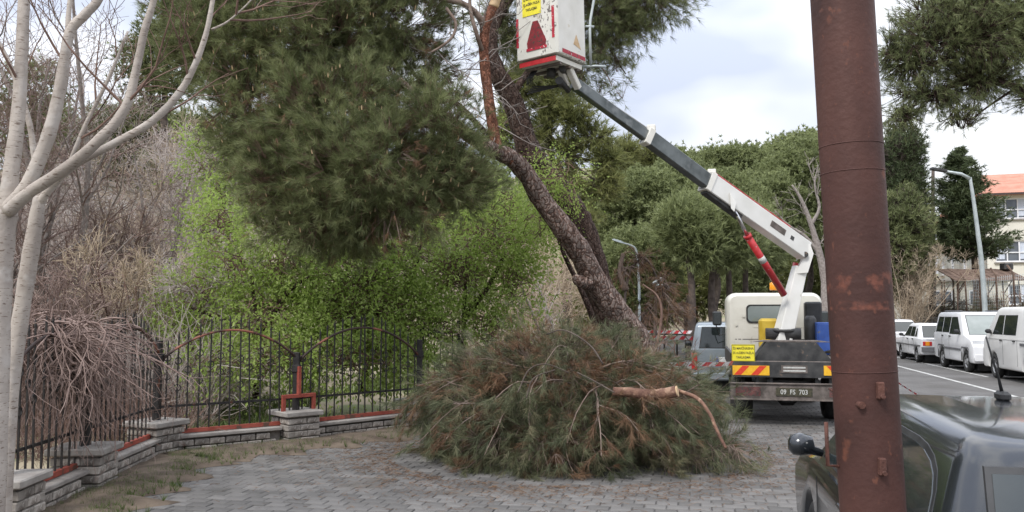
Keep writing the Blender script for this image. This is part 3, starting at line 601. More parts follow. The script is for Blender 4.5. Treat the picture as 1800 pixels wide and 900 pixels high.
def pine_crown(parent, org, lobes, nb, ns, nn, length, width, mat, cl=.35, up=.35, twigs=True, tint=None, shell=.55, spread=.6, twmat='limb_bark', name='crown', droop=.05, tr=.005):
    c, d, idx, r = rand_in(lobes, nb, shell); d = norm(d + np.array([0, 0, up])); bt = rng.uniform(.15, .85, nb)
    p = np.repeat(c, ns, 0) + rng.normal(0, cl * .42, (nb * ns, 3)); dd = norm(np.repeat(d, ns, 0) + rng.normal(0, .45, (nb * ns, 3)))
    p = p + dd * cl * .3
    m = MB(); m.needles(p, dd, nn, length, width, spread, (np.repeat(bt, ns) + rng.normal(0, .1, nb * ns)).clip(0, 1), droop=droop)
    o = m.build(name, mat, parent, org)
    if twigs:
        m = MB(); cc = np.repeat(c - d * cl * .9, ns, 0); k = np.linspace(0, 1, 4)[None, :, None]
        mid = (cc + p) / 2 + rng.normal(0, cl * .12, p.shape); PP = cc[:, None] * (1 - k) ** 2 + 2 * mid[:, None] * k * (1 - k) + p[:, None] * k ** 2
        m.tubes(PP, np.tile(np.linspace(tr * 1.4, tr * .5, 4), (len(p), 1)), 3); tag(m.build('twigs', twmat, parent, org), kind='stuff')
    return o

# --- the big leaning pine with the hanging crown
base = P(1150, 690, 13.9); base.z = 0
lp = thing('leaning_pine', 'large pine leaning left, with thick scaly trunk and hanging dark crown', 'tree', base)
tp = [P(1176, 735, 13.95), P(1150, 660, 13.9), P(1118, 598, 13.8), P(1084, 548, 13.6), P(1045, 492, 13.4), P(1020, 445, 13.2), P(995, 408, 13.0), P(953, 352, 12.8), P(922, 302, 12.6), P(893, 275, 12.4), P(862, 262, 12.2), P(815, 232, 12.0), P(760, 190, 11.8), P(700, 140, 11.7)]
tr = [.29, .255, .235, .205, .185, .18, .17, .15, .135, .125, .115, .10, .08, .05]
mb = MB(); q = catmull(tp, 7); rr = np.interp(np.linspace(0, 1, len(q)), np.linspace(0, 1, len(tr)), tr); rr *= 1 + .03 * np.sin(np.arange(len(q)) * .9)
mb.tube(q, rr, 26, lump=.022, seedv=3); mb.build('trunk', 'bark_pine', lp, base)
mb = MB(); q = catmull([P(1035, 500, 13.3), P(1016, 492, 13.2), P(1010, 484, 13.2)], 4); mb.tube(q, np.linspace(.12, .05, len(q)), 12, lump=.08); mb.build('branch_knot', 'bark_pine', lp, base)
def limb(par, org, pts, r0, r1, mat, name='limb', seg=10, lump=.04, n=6):
    mb = MB(); q = catmull(pts, n); mb.tube(q, np.linspace(r0, r1, len(q)), seg, lump=lump, seedv=len(q)); return mb.build(name, mat, par, org)
limb(lp, base, [P(900, 282, 12.4), P(876, 262, 12.3), P(865, 215, 12.3), P(857, 160, 12.35), P(851, 100, 12.4), P(853, 50, 12.4), P(868, 8, 12.4)], .085, .072, 'bark_red')
o = limb(lp, base, [P(867, 12, 12.4), P(872, -4, 12.38)], .078, .078, 'cut_wood', 'cut_stub')
limb(lp, base, [P(853, 50, 12.4), P(838, 25, 12.3), P(812, 6, 12.2), P(770, -4, 12.1), P(700, -30, 12)], .055, .03, 'limb_bark')
limb(lp, base, [P(850, 95, 12.4), P(838, 60, 12.2), P(826, 10, 12.2), P(830, -40, 12.2)], .035, .02, 'limb_bark')
limb(lp, base, [P(860, 240, 12.6), P(800, 180, 12.7), P(745, 150, 12.8), P(680, 60, 12.8)], .05, .02, 'bark_dark')
limb(lp, base, [P(785, 15, 12.0), P(801, 40, 11.9), P(795, 65, 11.85), P(775, 82, 11.8), P(758, 92, 11.8)], .025, .015, 'limb_bark')
limb(lp, base, [P(815, 232, 12), P(700, 200, 12.1), P(600, 180, 12.4), P(480, 120, 12.6), P(420, 20, 12.6)], .10, .04, 'bark_dark')
limb(lp, base, [P(815, 232, 12), P(720, 260, 12.0), P(640, 300, 12.1), P(560, 330, 12.2)], .08, .03, 'bark_dark')
lobes = [pxlobe(470, 60, 12.6, 150, 120), pxlobe(380, 60, 12.9, 90, 95), pxlobe(560, 70, 12.2, 120, 110), pxlobe(690, 30, 12.3, 110, 70),
         pxlobe(470, 190, 12.3, 110, 90), pxlobe(590, 200, 11.7, 120, 95), pxlobe(530, 300, 11.8, 105, 90), pxlobe(650, 290, 11.4, 125, 95),
         pxlobe(765, 230, 11.6, 80, 80), pxlobe(780, 300, 11.6, 70, 70), pxlobe(580, 370, 11.7, 110, 62), pxlobe(690, 360, 11.5, 110, 55),
         pxlobe(495, 395, 12.0, 55, 40), pxlobe(600, 415, 11.9, 65, 34), pxlobe(435, 250, 12.6, 55, 60), pxlobe(810, 335, 11.8, 45, 38), pxlobe(700, 130, 12.6, 90, 60),
         pxlobe(350, -20, 12.9, 90, 70), pxlobe(640, -60, 12.3, 150, 60)]
pine_crown(lp, base, lobes, 1900, 9, 36, .165, .0052, 'needle', cl=.30, up=.5, shell=.58, spread=.55, droop=.06, twmat='twig_brown', tr=.0028)
br = [pxlobe(775, 130, 12.4, 75, 70), pxlobe(740, 90, 12.4, 60, 45), pxlobe(660, 255, 11.7, 100, 60), pxlobe(760, 170, 11.9, 45, 30), pxlobe(690, 380, 11.2, 90, 45)]
br += lobes[4:14]; pine_crown(lp, base, br, 240, 5, 16, .14, .005, 'needle_brown', cl=.25, up=-.3, name='dead_needles', droop=.3, shell=.3)
c_, d_, i_, r_ = rand_in(lobes, 900, .9); k_ = np.linspace(0, 1, 3)[None, :, None]; up_d = norm(d_ * .4 + np.array([0, 0, 1.0])); PQ = c_[:, None] + up_d[:, None] * k_ * rng.uniform(.04, .07, (900, 1, 1)) - np.array(tuple(base)); m = MB(); m.tubes(PQ, np.tile([.0065, .0065, .002], (900, 1)), 4); tag(m.build('shoot_tips', 'cut_wood', lp), kind='stuff')
# bare dead twigs tangled round the upper limbs
s0 = [P(845, 60, 12.4), P(857, 160, 12.35), P(800, 20, 12.2), P(770, 90, 12), P(850, 110, 12.4), P(862, 210, 12.3)]
PP = []; 
for a in s0:
    for k in range(5):
        a_ = np.array(a) + rng.normal(0, .05, 3); d = norm(rng.normal(size=3) + np.array([-.3, 0, -.3])); PP.append(np.stack([a_ + d * x * .22 + rng.normal(0, .02, 3) * x for x in range(5)]))
PP = np.array(PP); RR = np.tile(np.linspace(.009, .004, 5), (len(PP), 1)); m = MB(); m.tubes(PP, RR, 4)
for k in range(2): PP, RR = sprout(PP, RR, 4, .2, 1, .7, .42 - .15 * k, 5, .3, -.05, .6); m.tubes(PP, RR, 3)
tag(m.build('dead_twigs', 'bark_grey', lp, base), kind='stuff')

# --- second pine behind it
b2_ = P(1120, 680, 16.5); b2_.z = 0
sp = thing('leaning_pine', 'darker pine leaning just behind the big scaly trunk, its crown showing right of the bucket', 'tree', b2_)
tp = [P(1130, 735, 16.5), P(1085, 620, 16.4), P(1055, 520, 16.3), P(1030, 430, 16.2), P(1004, 370, 16.1), P(966, 320, 16), P(930, 268, 15.9), P(913, 212, 15.8), P(895, 165, 15.7), P(874, 128, 15.6), P(860, 80, 15.6), P(880, 20, 15.8), P(930, -50, 16)]
tr = [.32, .30, .29, .285, .28, .26, .23, .20, .185, .17, .15, .11, .08]
mb = MB(); q = catmull(tp, 6); rr = np.interp(np.linspace(0, 1, len(q)), np.linspace(0, 1, len(tr)), tr); mb.tube(q, rr, 22, lump=.05, seedv=5); mb.build('trunk', 'bark_dark', sp, b2_)
limb(sp, b2_, [P(900, 165, 15.7), P(960, 90, 15.8), P(1050, 40, 16), P(1150, 10, 16)], .07, .03, 'bark_dark')
limb(sp, b2_, [P(1050, 40, 16), P(1080, 100, 16), P(1100, 130, 16)], .025, .012, 'bark_dark')
limb(sp, b2_, [P(1050, 110, 15.8), P(1065, 128, 15.8), P(1076, 152, 15.8)], .012, .008, 'limb_bark')
lobes = [pxlobe(1060, 20, 16, 80, 50), pxlobe(1140, 0, 16, 75, 48), pxlobe(1110, 50, 16, 50, 32), pxlobe(1060, 85, 16, 50, 26), pxlobe(960, 60, 16.2, 70, 60), pxlobe(890, 60, 16.4, 50, 70), pxlobe(1000, -40, 16, 150, 40), pxlobe(1085, 108, 16, 22, 12), pxlobe(1020, 130, 16, 30, 24), pxlobe(1085, 152, 15.8, 11, 8), pxlobe(1060, 160, 16, 14, 9)]
pine_crown(sp, b2_, lobes, 800, 7, 18, .19, .0065, 'needle', cl=.32, up=.1, tr=.003, shell=.25, spread=.55, droop=.08)

# --- olive pine between and other background pines
def bg_pine(label, lobes, trunk, r0, mat='needle_far', nb=500, ns=7, nn=9, length=.42, width=.035, cl=.9, up=.6, bark_='bark_far', name='pine_tree', shell=.5, limbs=3, group='pines in the background', cat='tree', spread=.6, droop=0, twigs=True, tr=.02):
    b = Vector(trunk[0]); b.z = float(hgt(b.x, b.y))
    t = thing(name, label, cat, b, 0, group)
    tr_ = [Vector(trunk[0])] + [Vector(x) for x in trunk[1:]]; tr_[0].z = b.z - .1
    limb(t, b, tr_, r0, r0 * .45, bark_, 'trunk', 10, .06)
    top = tr_[-1]; mid = tr_[len(tr_) // 2]
    for k in range(limbs):
        c = Vector(lobes[k % len(lobes)][0]); s_ = mid.lerp(top, .3 + .6 * k / max(1, limbs)); limb(t, b, [s_, s_.lerp(c, .5) + Vector((0, 0, -.3)), c], r0 * .45, r0 * .15, bark_, 'limb', 7)
    pine_crown(t, b, lobes, nb, ns, nn, length, width, mat, cl=cl, up=up, shell=shell, spread=spread, droop=droop, twigs=twigs, twmat=bark_, tr=tr)
    return t
bg_pine('olive green pine with loose drooping boughs between the two leaning trunks and the boom',
        [pxlobe(a_, b_, 29, c_, d_) for a_, b_, c_, d_ in [(905, 150, 34, 24), (945, 135, 38, 24), (968, 185, 36, 22), (1005, 205, 36, 24), (905, 205, 28, 22), (945, 240, 28, 20), (1040, 245, 34, 24), (1066, 285, 24, 26), (1062, 325, 22, 24), (990, 140, 32, 20), (1000, 265, 26, 16), (965, 300, 24, 22), (1005, 330, 18, 20), (1010, 385, 30, 30), (975, 400, 30, 34), (880, 240, 20, 30)]],
        [P(1000, 620, 29), P(995, 480, 29), P(985, 350, 29), P(950, 200, 29)], .20, 'needle_olive', 520, 8, 12, .30, .026, .42, .25, spread=.6, droop=.05, tr=.008, shell=.35, limbs=9)
bgs = [
 ('broad rounded pine nearest the leaning trunks, left of the boom', [(1110, 345, 85, 42), (1080, 390, 60, 40), (1150, 380, 55, 45), (1090, 440, 55, 45), (1135, 330, 55, 25)], (1125, 600, 480, 400), 40),
 ('tall narrow pine with a crown reaching low beside the street lamp heads', [(1120, 450, 60, 50), (1090, 480, 45, 50), (1150, 500, 40, 40), (1110, 510, 35, 35)], (1133, 610, 520, 470), 36),
 ('pine with a flat crown behind the dark part of the boom', [(1200, 320, 60, 35), (1235, 350, 60, 40), (1185, 375, 50, 40), (1215, 410, 55, 35)], (1212, 600, 500, 400), 44),
 ('pine with a forked dark trunk under the white part of the boom', [(1270, 345, 70, 40), (1240, 400, 55, 40), (1300, 390, 55, 40), (1265, 430, 60, 30)], (1257, 600, 500, 420), 42),
 ('round topped pine rising above the white boom', [(1290, 285, 60, 22), (1260, 300, 50, 25), (1330, 300, 40, 30)], (1300, 590, 450, 330), 60),
 ('dark pine behind the hydraulic cylinder, on the tan bank', [(1350, 350, 60, 40), (1330, 400, 55, 40), (1325, 450, 45, 50), (1370, 400, 50, 40), (1310, 500, 30, 35)], (1308, 580, 520, 430), 50),
 ('large dense pine just left of the rusty pole', [(1420, 280, 50, 40), (1390, 310, 60, 40), (1440, 340, 60, 50), (1400, 370, 70, 45), (1450, 400, 60, 60)], (1420, 590, 480, 380), 52),
 ('far pale green pine on the skyline above the boom collar', [(1150, 295, 45, 14), (1190, 290, 35, 18), (1120, 310, 40, 22)], (1160, 560, 400, 320), 72),
 ('far pine at the skyline left of the rusty pole', [(1380, 275, 40, 20), (1350, 290, 45, 22), (1425, 260, 45, 22)], (1390, 560, 400, 310), 74)]
for lab, lo, (tx, ty, my, ty2), Y in bgs:
    lb = [pxlobe(a, b, Y, c * .92, d * .80) for a, b, c, d in lo]
    bg_pine(lab, lb, [P(tx, ty, Y), P(tx - 3, (ty + my) / 2, Y), P(tx + 5, my, Y), P(tx - 4, ty2, Y)], .22 * Y / 45 + .03, 'needle_far', 800, 9, 9, .0046 * Y, .00135 * Y, .012 * Y, .55, shell=.80, spread=.95, twigs=False)
# extra bare lower stems: each a dead-limbed trunk one can tell apart
for lab, (x0, x1, x2), Y in [('dark thin pine trunk right of the hanging street lamps', (1213, 1216, 1205), 33), ('dark crooked trunk above the silver van', (1262, 1250, 1262), 34), ('slim dark trunk left of the truck cab', (1278, 1282, 1276), 36), ('slender trunk standing behind the cab roof', (1312, 1310, 1312), 38)]:
    bg_pine(lab, [pxlobe(x2, 395, Y, 45, 35), pxlobe(x2 + 20, 430, Y, 40, 28)], [P(x0, 610, Y), P(x1, 520, Y), P(x2, 400, Y)], .19, 'needle_far', 260, 9, 7, .3, .045, .5, .6, limbs=2, shell=.75, twigs=False, group='pines in the background')
# upper left background pines, above the bare thicket
for lab, lo, tx, Y in [('umbrella pine on the skyline behind the bare thicket', [(225, 215, 60, 22), (190, 235, 40, 22), (265, 215, 45, 25)], 228, 46),
                   ('dark green pine behind the thickest pale trunk', [(60, 160, 60, 45), (20, 230, 60, 50), (85, 210, 40, 40), (60, 280, 50, 35)], 55, 40),
                   ('pine at the far left behind the pale trunks', [(130, 240, 45, 30), (110, 290, 50, 30), (150, 280, 30, 25)], 120, 44),
                   ('dark loose tree just left of the hanging pine crown', [(255, 100, 40, 40), (280, 150, 35, 30), (235, 140, 28, 24), (310, 120, 40, 50), (280, 60, 40, 40)], 290, 34),
                   ('dark pine behind the lower left bare branches', [(120, 300, 45, 20), (70, 330, 40, 20), (185, 285, 35, 20)], 90, 50),
                   ('low dark pine at the end of the bare thicket beside the hanging crown', [(330, 230, 40, 22), (290, 245, 40, 20), (360, 250, 40, 30)], 330, 50)]:
    bg_pine(lab, [pxlobe(a, b, Y, c, d) for a, b, c, d in lo], [P(tx, 560, Y), P(tx, 400, Y), P(tx, lo[0][1], Y)], .22, 'needle', 330, 9, 8, .006 * Y, .0012 * Y, .016 * Y, .5, shell=.4, twigs=False)
for lab, lo, tx, Y in [('wide pine behind the low white building on the bank', [(140, 300, 60, 22), (200, 285, 50, 25), (90, 295, 40, 20)], 150, 56), ('wide pine behind the right half of the thicket', [(290, 290, 60, 30), (350, 300, 55, 35), (400, 310, 50, 40)], 330, 56),
                   ('low broad pine behind the middle of the thicket', [(240, 330, 55, 25), (300, 345, 55, 22), (190, 330, 30, 14)], 250, 48), ('broad pine behind the spring green leaves under the hanging crown', [(430, 330, 70, 50), (520, 340, 70, 60), (620, 360, 80, 60)], 480, 50), ('broad pine far behind the middle leafy tree', [(720, 350, 80, 60), (830, 340, 80, 60), (900, 400, 60, 60)], 800, 52)]:
    bg_pine(lab, [pxlobe(a, b, Y, c, d) for a, b, c, d in lo], [P(tx, 560, Y), P(tx, 400, Y), P(tx, lo[0][1], Y)], .25, 'needle_far', 520, 9, 7, .009 * Y, .0013 * Y, .016 * Y, .5, shell=.6, twigs=False)
for lab, px, py, rx, ry, Y in [('low green bush behind the snapped brown bough', 1070, 520, 50, 50, 50), ('low bush below the forked pine trunk', 1150, 520, 50, 45, 54), ('low bush seen between the thin trunks above the minivan', 1225, 500, 50, 50, 58), ('grey green bush behind the truck cab roof', 1310, 480, 55, 50, 60), ('grey green bush between the lower arm and the dead tree', 1390, 470, 55, 60, 62), ('bush at the foot of the dense pine by the pole', 1450, 480, 50, 60, 58)]:
    bg_pine(lab, [pxlobe(px, py, Y, rx, ry), pxlobe(px + 18, py - ry * .5, Y, rx * .6, ry * .6), pxlobe(px - 20, py + ry * .4, Y, rx * .8, ry * .7)], [P(px, 600, Y), P(px, 560, Y), P(px, py, Y)], .10, 'needle_olive', 300, 8, 7, .4, .07, .8, .4, shell=.6, group='bushes at the foot of the pines', limbs=0, name='bush', cat='bush', twigs=False)
# small far trees on the skyline between crown and pole
for lab, px, py, rx, ry, Y in [('small feathery tree on the skyline under the boom', 1096, 275, 20, 24, 60), ('small feathery tree on the skyline right of the boom', 1140, 280, 18, 18, 62)]:
    bg_pine(lab, [pxlobe(px, py, Y, rx, ry), pxlobe(px + 8, py - ry * .6, Y, rx * .6, ry * .6), pxlobe(px - 6, py + ry, Y, rx * .8, ry)], [P(px, 500, Y), P(px, 400, Y), P(px, py, Y)], .14, 'needle_olive', 90, 7, 9, .5, .05, .8, .2, shell=.1, group='small skyline trees', limbs=1)

# --- pine whose boughs hang in at the upper right
bu = [pxlobe(1680, 75, 24, 130, 62), pxlobe(1600, 110, 24, 55, 42), pxlobe(1640, 165, 24, 60, 24), pxlobe(1720, 140, 24, 65, 42), pxlobe(1590, 200, 24, 40, 24), pxlobe(1690, 205, 24, 42, 12), pxlobe(1780, 60, 24, 80, 70), pxlobe(1690, 20, 24, 110, 50), pxlobe(1830, 170, 24, 50, 40), pxlobe(1565, 90, 24, 25, 30)]
bg_pine('pine reaching in from the right above the street with a long bare limb', bu, [P(1960, 640, 24), P(1955, 400, 24), P(1930, 180, 24), P(1880, 60, 24)], .3, 'needle', 760, 8, 15, .24, .0105, .45, .1, bark_='bark_dark', limbs=0, droop=.08, tr=.01, shell=.15, group='pines by the street')
pr = [o for o in bpy.data.objects if o.get('label', '').startswith('pine reaching in')][0]
for pts, r in [([P(1945, 220, 24), P(1860, 175, 24), P(1790, 152, 24), P(1730, 145, 24), P(1680, 150, 24), P(1640, 160, 24)], .11), ([P(1730, 145, 24), P(1690, 120, 24), P(1640, 110, 24), P(1600, 130, 24)], .05), ([P(1900, 80, 24), P(1820, 90, 24), P(1740, 60, 24), P(1680, 40, 24)], .08), ([P(1790, 152, 24), P(1740, 185, 24), P(1700, 215, 24)], .04)]:
    limb(pr, pr.location, pts, r, r * .4, 'bark_dark')

# --- dark trees right of the pole
def column_tree(label, name, lobes, tx, ty, Y, mat='cypress', nb=420, L=.30, W=.035, cl=.5, up=.8, grp='trees right of the rusty pole', sh=.5):
    return bg_pine(label, lobes, [P(tx, ty, Y), P(tx, ty - 80, Y), P(tx, lobes[0][0][2] and 300, Y)], .2, mat, nb, 8, 9, L, W, cl, up, name=name, limbs=0, group=grp, shell=sh, spread=.7)
column_tree('tall dark cypress right beside the rusty pole', 'cypress_tree', [pxlobe(1588, 270, 46, 20, 55), pxlobe(1605, 255, 46, 14, 32), pxlobe(1570, 300, 46, 24, 65), pxlobe(1592, 335, 46, 32, 50)], 1590, 560, 46, nb=380)
column_tree('broad dark evergreen filling the gap between cypress and cedar', 'evergreen_tree', [pxlobe(1585, 400, 44, 38, 55), pxlobe(1560, 430, 44, 40, 60), pxlobe(1606, 430, 46, 22, 50), pxlobe(1602, 370, 46, 22, 40)], 1600, 560, 45, 'needle', 700, .3, .045, .5, sh=.75)
column_tree('low dark evergreen behind the bare tan tree', 'evergreen_tree', [pxlobe(1605, 480, 50, 24, 26), pxlobe(1575, 490, 50, 42, 32)], 1640, 560, 50, 'needle', 260, .3, .05, .5, sh=.75)
# cedar in front of the school building: tiers of drooping boughs
ced = P(1722, 540, 47); ced.z = float(hgt(ced.x, ced.y))
t = thing('cedar_tree', 'dark green conifer with tiered upturned boughs in front of the cream building', 'tree', ced)
ct = P(1683, 262, 47); limb(t, ced, [ced, P(1712, 450, 47), P(1700, 380, 47), ct], .22, .05, 'bark_far', 'trunk')
pts = []; dirs = []; PB = []
for k in range(125):
    f = (k / 125) ** .8; top = Vector(ced).lerp(ct, 1 - .60 * f - .0); zc = top.z; a = random.uniform(0, 2 * PI); L = (.35 + 2.1 * min(1, f * 1.25)) * random.uniform(.65, 1.1) * (.75 if f > .93 else 1)
    dx = Vector((math.cos(a), math.sin(a), 0)); q = []
    for s in np.linspace(0, 1, 8):
        p = top + dx * L * s + Vector((0, 0, -.30 * L * math.sin(s * 2.4) + .18 * L * s * s)); q.append(np.array(p))
        if s > .15:
            for j in range(9): pts.append(np.array(p) + rng.normal(0, .11 + .05 * L, 3) * np.array([1, 1, .45])); dirs.append(np.array([dx.x, dx.y, .1]) + rng.normal(0, .5, 3))
    PB.append(np.array(q))
m = MB(); m.needles(np.array(pts), np.array(dirs), 8, .30, .045, .6, None); m.build('crown', 'cypress', t, ced)
m = MB(); m.tubes(np.array(PB), np.tile(np.linspace(.05, .015, 8), (len(PB), 1)), 4); m.build('boughs', 'bark_far', t, ced)

# --- leafy green trees behind the fence
def leafy(label, lobes, stems, N, size, Y0, grp='leafy green trees behind the fence', cl=.17, per=16, name='leafy_tree'):
    b = Vector(stems[0][0]); b.z = float(hgt(b.x, b.y)); t = thing(name, label, 'tree', b, 0, grp)
    for s in stems: s = [Vector(x) for x in s]; limb(t, b, s, .07, .02, 'bark_dark', 'trunk' if s is stems[0] else 'limb', 8)
    nb = N // per; c, d, idx, r = rand_in(lobes, nb, .5); bt = (rng.uniform(.2, .8, nb))
    ns_ = 3; sd_ = norm(np.repeat(d, ns_, 0) + rng.normal(0, .6, (nb * ns_, 3)) + np.array([0, 0, .15])); pl_ = per // ns_ + 1; so_ = np.repeat(c, ns_, 0) + rng.normal(0, .07, (nb * ns_, 3))
    tt = np.tile(np.linspace(.05, 1, pl_), nb * ns_)[:, None]; dd = np.repeat(sd_, pl_, 0); L_ = np.repeat(rng.uniform(.25, .6, (nb * ns_, 1)), pl_, 0)
    p = np.repeat(so_, pl_, 0) + dd * tt * L_ + np.array([0, 0, -.22]) * (tt * L_) ** 2 * 2 + rng.normal(0, .028, (len(dd), 3)); bt = (bt * .75 + .12); tint = (np.repeat(np.repeat(bt, ns_) + rng.normal(0, .10, nb * ns_), pl_) + rng.normal(0, .06, len(dd))).clip(0, 1)
    m = MB(); m.leaves(p, size, tint, dirs=dd * .8); m.build('leaves', 'leaf', t, b)
    cen = np.array([l[0] for l in lobes])[idx]; k = np.linspace(0, 1, 5)[None, :, None]; st = cen + (c - cen) * .15 + rng.normal(0, .15, c.shape)
    mid = (st + c) / 2 + rng.normal(0, .18, c.shape) + np.array([0, 0, .1]); PP = st[:, None] * (1 - k) ** 2 + 2 * mid[:, None] * k * (1 - k) + (c + (c - cen) * .08)[:, None] * k ** 2
    m = MB(); m.tubes(PP[:nb // 2], np.tile(np.linspace(.011, .003, 5), (nb // 2, 1)), 3); tag(m.build('twigs', 'twig_brown', t, b), kind='stuff')
    return t
leafy('fresh green leafy tree in the middle, under the hanging pine crown', [pxlobe(640, 500, 15.5, 120, 85), pxlobe(560, 470, 15.8, 90, 80), pxlobe(700, 450, 15.8, 100, 70), pxlobe(620, 560, 15.2, 110, 60), pxlobe(700, 560, 15.2, 80, 60), pxlobe(560, 540, 15.4, 70, 60), pxlobe(620, 630, 14.4, 110, 42), pxlobe(530, 625, 14.2, 60, 45), pxlobe(700, 630, 14.9, 60, 40)],
      [[P(640, 690, 15.6), P(650, 560, 15.6), P(640, 450, 15.6)], [P(645, 600, 15.6), P(570, 540, 15.6), P(520, 520, 15.6), P(470, 535, 15.6)], [P(650, 560, 15.6), P(720, 500, 15.6), P(740, 430, 15.6)]], 26000, .078, 15.5)
leafy('fresh green leafy tree behind the left end of the branch heap', [pxlobe(800, 480, 15.9, 95, 85), pxlobe(850, 420, 16.2, 95, 60), pxlobe(900, 510, 16, 55, 60), pxlobe(770, 570, 15.6, 70, 50), pxlobe(860, 580, 16, 60, 45), pxlobe(880, 370, 16.8, 55, 40), pxlobe(910, 450, 16.4, 45, 50)],
      [[P(810, 690, 16), P(815, 580, 16), P(820, 450, 16)], [P(815, 560, 16), P(860, 500, 16), P(890, 440, 16)]], 16500, .078, 16)
leafy('fresh green leafy tree nearest the fence corner, thinning out into bare twigs', [pxlobe(460, 560, 14.6, 75, 60), pxlobe(420, 470, 15, 65, 55), pxlobe(350, 520, 15, 60, 50), pxlobe(500, 470, 15, 55, 60), pxlobe(330, 600, 14.5, 55, 30), pxlobe(390, 400, 15.4, 55, 50), pxlobe(300, 560, 15, 35, 25), pxlobe(470, 630, 14.0, 80, 40), pxlobe(380, 640, 13.6, 60, 28)],
      [[P(450, 700, 14.8), P(455, 600, 14.8), P(440, 480, 14.8)], [P(452, 590, 14.8), P(390, 560, 14.8), P(330, 540, 14.8)], [P(455, 600, 14.8), P(500, 520, 14.8), P(545, 485, 14.8)]], 13500, .074, 14.8)
leafy('light green young tree showing left of the hanging crown', [pxlobe(375, 290, 18.5, 50, 40), pxlobe(350, 250, 18.5, 28, 26), pxlobe(400, 350, 18, 45, 40), pxlobe(385, 400, 18, 45, 35), pxlobe(430, 330, 18, 40, 60)],
      [[P(420, 650, 18.4), P(410, 480, 18.4), P(385, 320, 18.4)]], 3800, .085, 18)
leafy('green leafy shoots climbing between the two leaning trunks', [pxlobe(985, 310, 15.0, 35, 32), pxlobe(955, 345, 15.0, 30, 40), pxlobe(940, 300, 15.0, 18, 20), pxlobe(1000, 350, 15.2, 18, 18), pxlobe(885, 235, 16.6, 10, 20), pxlobe(940, 400, 15.5, 35, 35)],
      [[P(1085, 690, 15.9), P(1035, 540, 15.8), P(985, 430, 15.6), P(965, 330, 15.2)]], 2600, .06, 15)

# --- bare trees: a thicket of grey twigs left of the leafy trees
def bare(label, base, h, r, stems, mats, lean=(0, 0), grp='bare grey trees of the thicket', n2=9, n3=7, n4=5, name='bare_tree', l2=.42, spr=.25, up=.06, leafn=0, thin=1.0, cat='tree'):
    b = Vector(base); b.z = float(hgt(b.x, b.y)); t = thing(name, label, cat, b, 0, grp); PP = []; 
    for s in range(stems):
        d = np.array([rng.normal(0, spr) + lean[0], rng.normal(0, spr) + lean[1], 1.0]); d = norm(d); L = h * rng.uniform(.75, 1.0); p = np.array([0, 0, -.1]) + rng.normal(0, .05, 3) * np.array([1, 1, 0]); q = [p]
        for i in range(7): p = p + d * L / 7; q.append(p); d = norm(d + rng.normal(0, .10, 3) + np.array([0, 0, .05]))
        PP.append(q)
    PP = np.array(PP); RR = np.tile(np.linspace(r, r * .25, 8), (stems, 1)); m = MB(); m.tubes(PP, RR, 7); m.build('trunk', mats[0], t)
    A, B = sprout(PP, RR, n2, .2, 1, .7, h * l2, 6, .14, up, .55); m = MB(); m.tubes(A, B, 5); tag(m.build('branches', mats[0], t), kind='stuff')
    C_, D = sprout(A, B, n3, .15, 1, .75, h * l2 * .48, 5, .22, up, .6, end=.35); m = MB(); m.tubes(C_, np.maximum(D, .0035 * thin), 3)
    if n4: E, G_ = sprout(C_, D, n4, .2, 1, .8, h * l2 * .26, 4, .25, up, .6, end=.4); m.tubes(E, np.maximum(G_, .0028 * thin), 3)
    tag(m.build('twigs', mats[1], t), kind='stuff')
    return t
thk = [('tall pale bare tree at the right edge of the thicket', 318, 19, 5.6, .07, 2, 'bark_grey', 'twig_grey'), ('leaning bare tree left of the tall pale one', 270, 20, 5.4, .06, 3, 'bark_grey', 'twig_grey'),
       ('bare brownish tree in the middle of the thicket', 215, 19, 5.0, .055, 3, 'bark_grey', 'twig_tan'), ('bare tree with many thin stems behind the arched fence', 170, 18, 4.4, .05, 4, 'twig_brown', 'vine'),
       ('bare tree near the low white building', 120, 21, 5.2, .055, 3, 'bark_grey', 'twig_grey'), ('bare grey tree right behind the pale trunks', 75, 19, 4.8, .055, 3, 'bark_grey', 'twig_grey'),
       ('bare grey tree rising behind the spring green leaves', 365, 21, 6.0, .06, 3, 'bark_grey', 'twig_grey'), ('short twiggy bare tree just behind the fence corner', 235, 15, 3.0, .04, 5, 'twig_brown', 'twig_tan'),
       ('low bare bush behind the left arm of the fence', 120, 13.5, 2.4, .03, 6, 'vine', 'vine'), ('low pale bush in front of the bare tan bank', 300, 16.5, 3.1, .035, 5, 'bark_grey', 'twig_grey'),
       ('bare tree high on the bank under the umbrella pine', 250, 27, 6.0, .07, 3, 'bark_grey', 'twig_tan'), ('bare tree high on the bank left of the white building', 60, 26, 6.0, .07, 3, 'bark_grey', 'twig_grey'),
       ('bare tree on the bank below the hanging crown', 400, 24, 5.4, .06, 3, 'bark_grey', 'twig_grey'), ('bare bush half hidden by the spring green leaves', 350, 15.6, 2.6, .03, 6, 'twig_grey', 'twig_grey')]
for lab, px, Y, h, r, st, ma, mt in thk:
    bare(lab, ((px - 900) / F * Y, Y, 0), h, r, st, (ma, mt), n2=9, n3=8, n4=5, thin=1.5)
bare('tall bare tree with fine purple twigs filling the upper left sky', ((120 - 900) / F * 17, 17, 0), 9.2, .09, 3, ('bark_grey', 'vine'), (.0, 0), n2=11, n3=8, n4=6, thin=1.3, l2=.30)
bare('tall bare tree with fine twigs behind the two pale trunks', ((35 - 900) / F * 16, 16, 0), 8.6, .08, 3, ('bark_grey', 'vine'), (.05, 0), n2=10, n3=8, n4=5, thin=1.3, l2=.3)
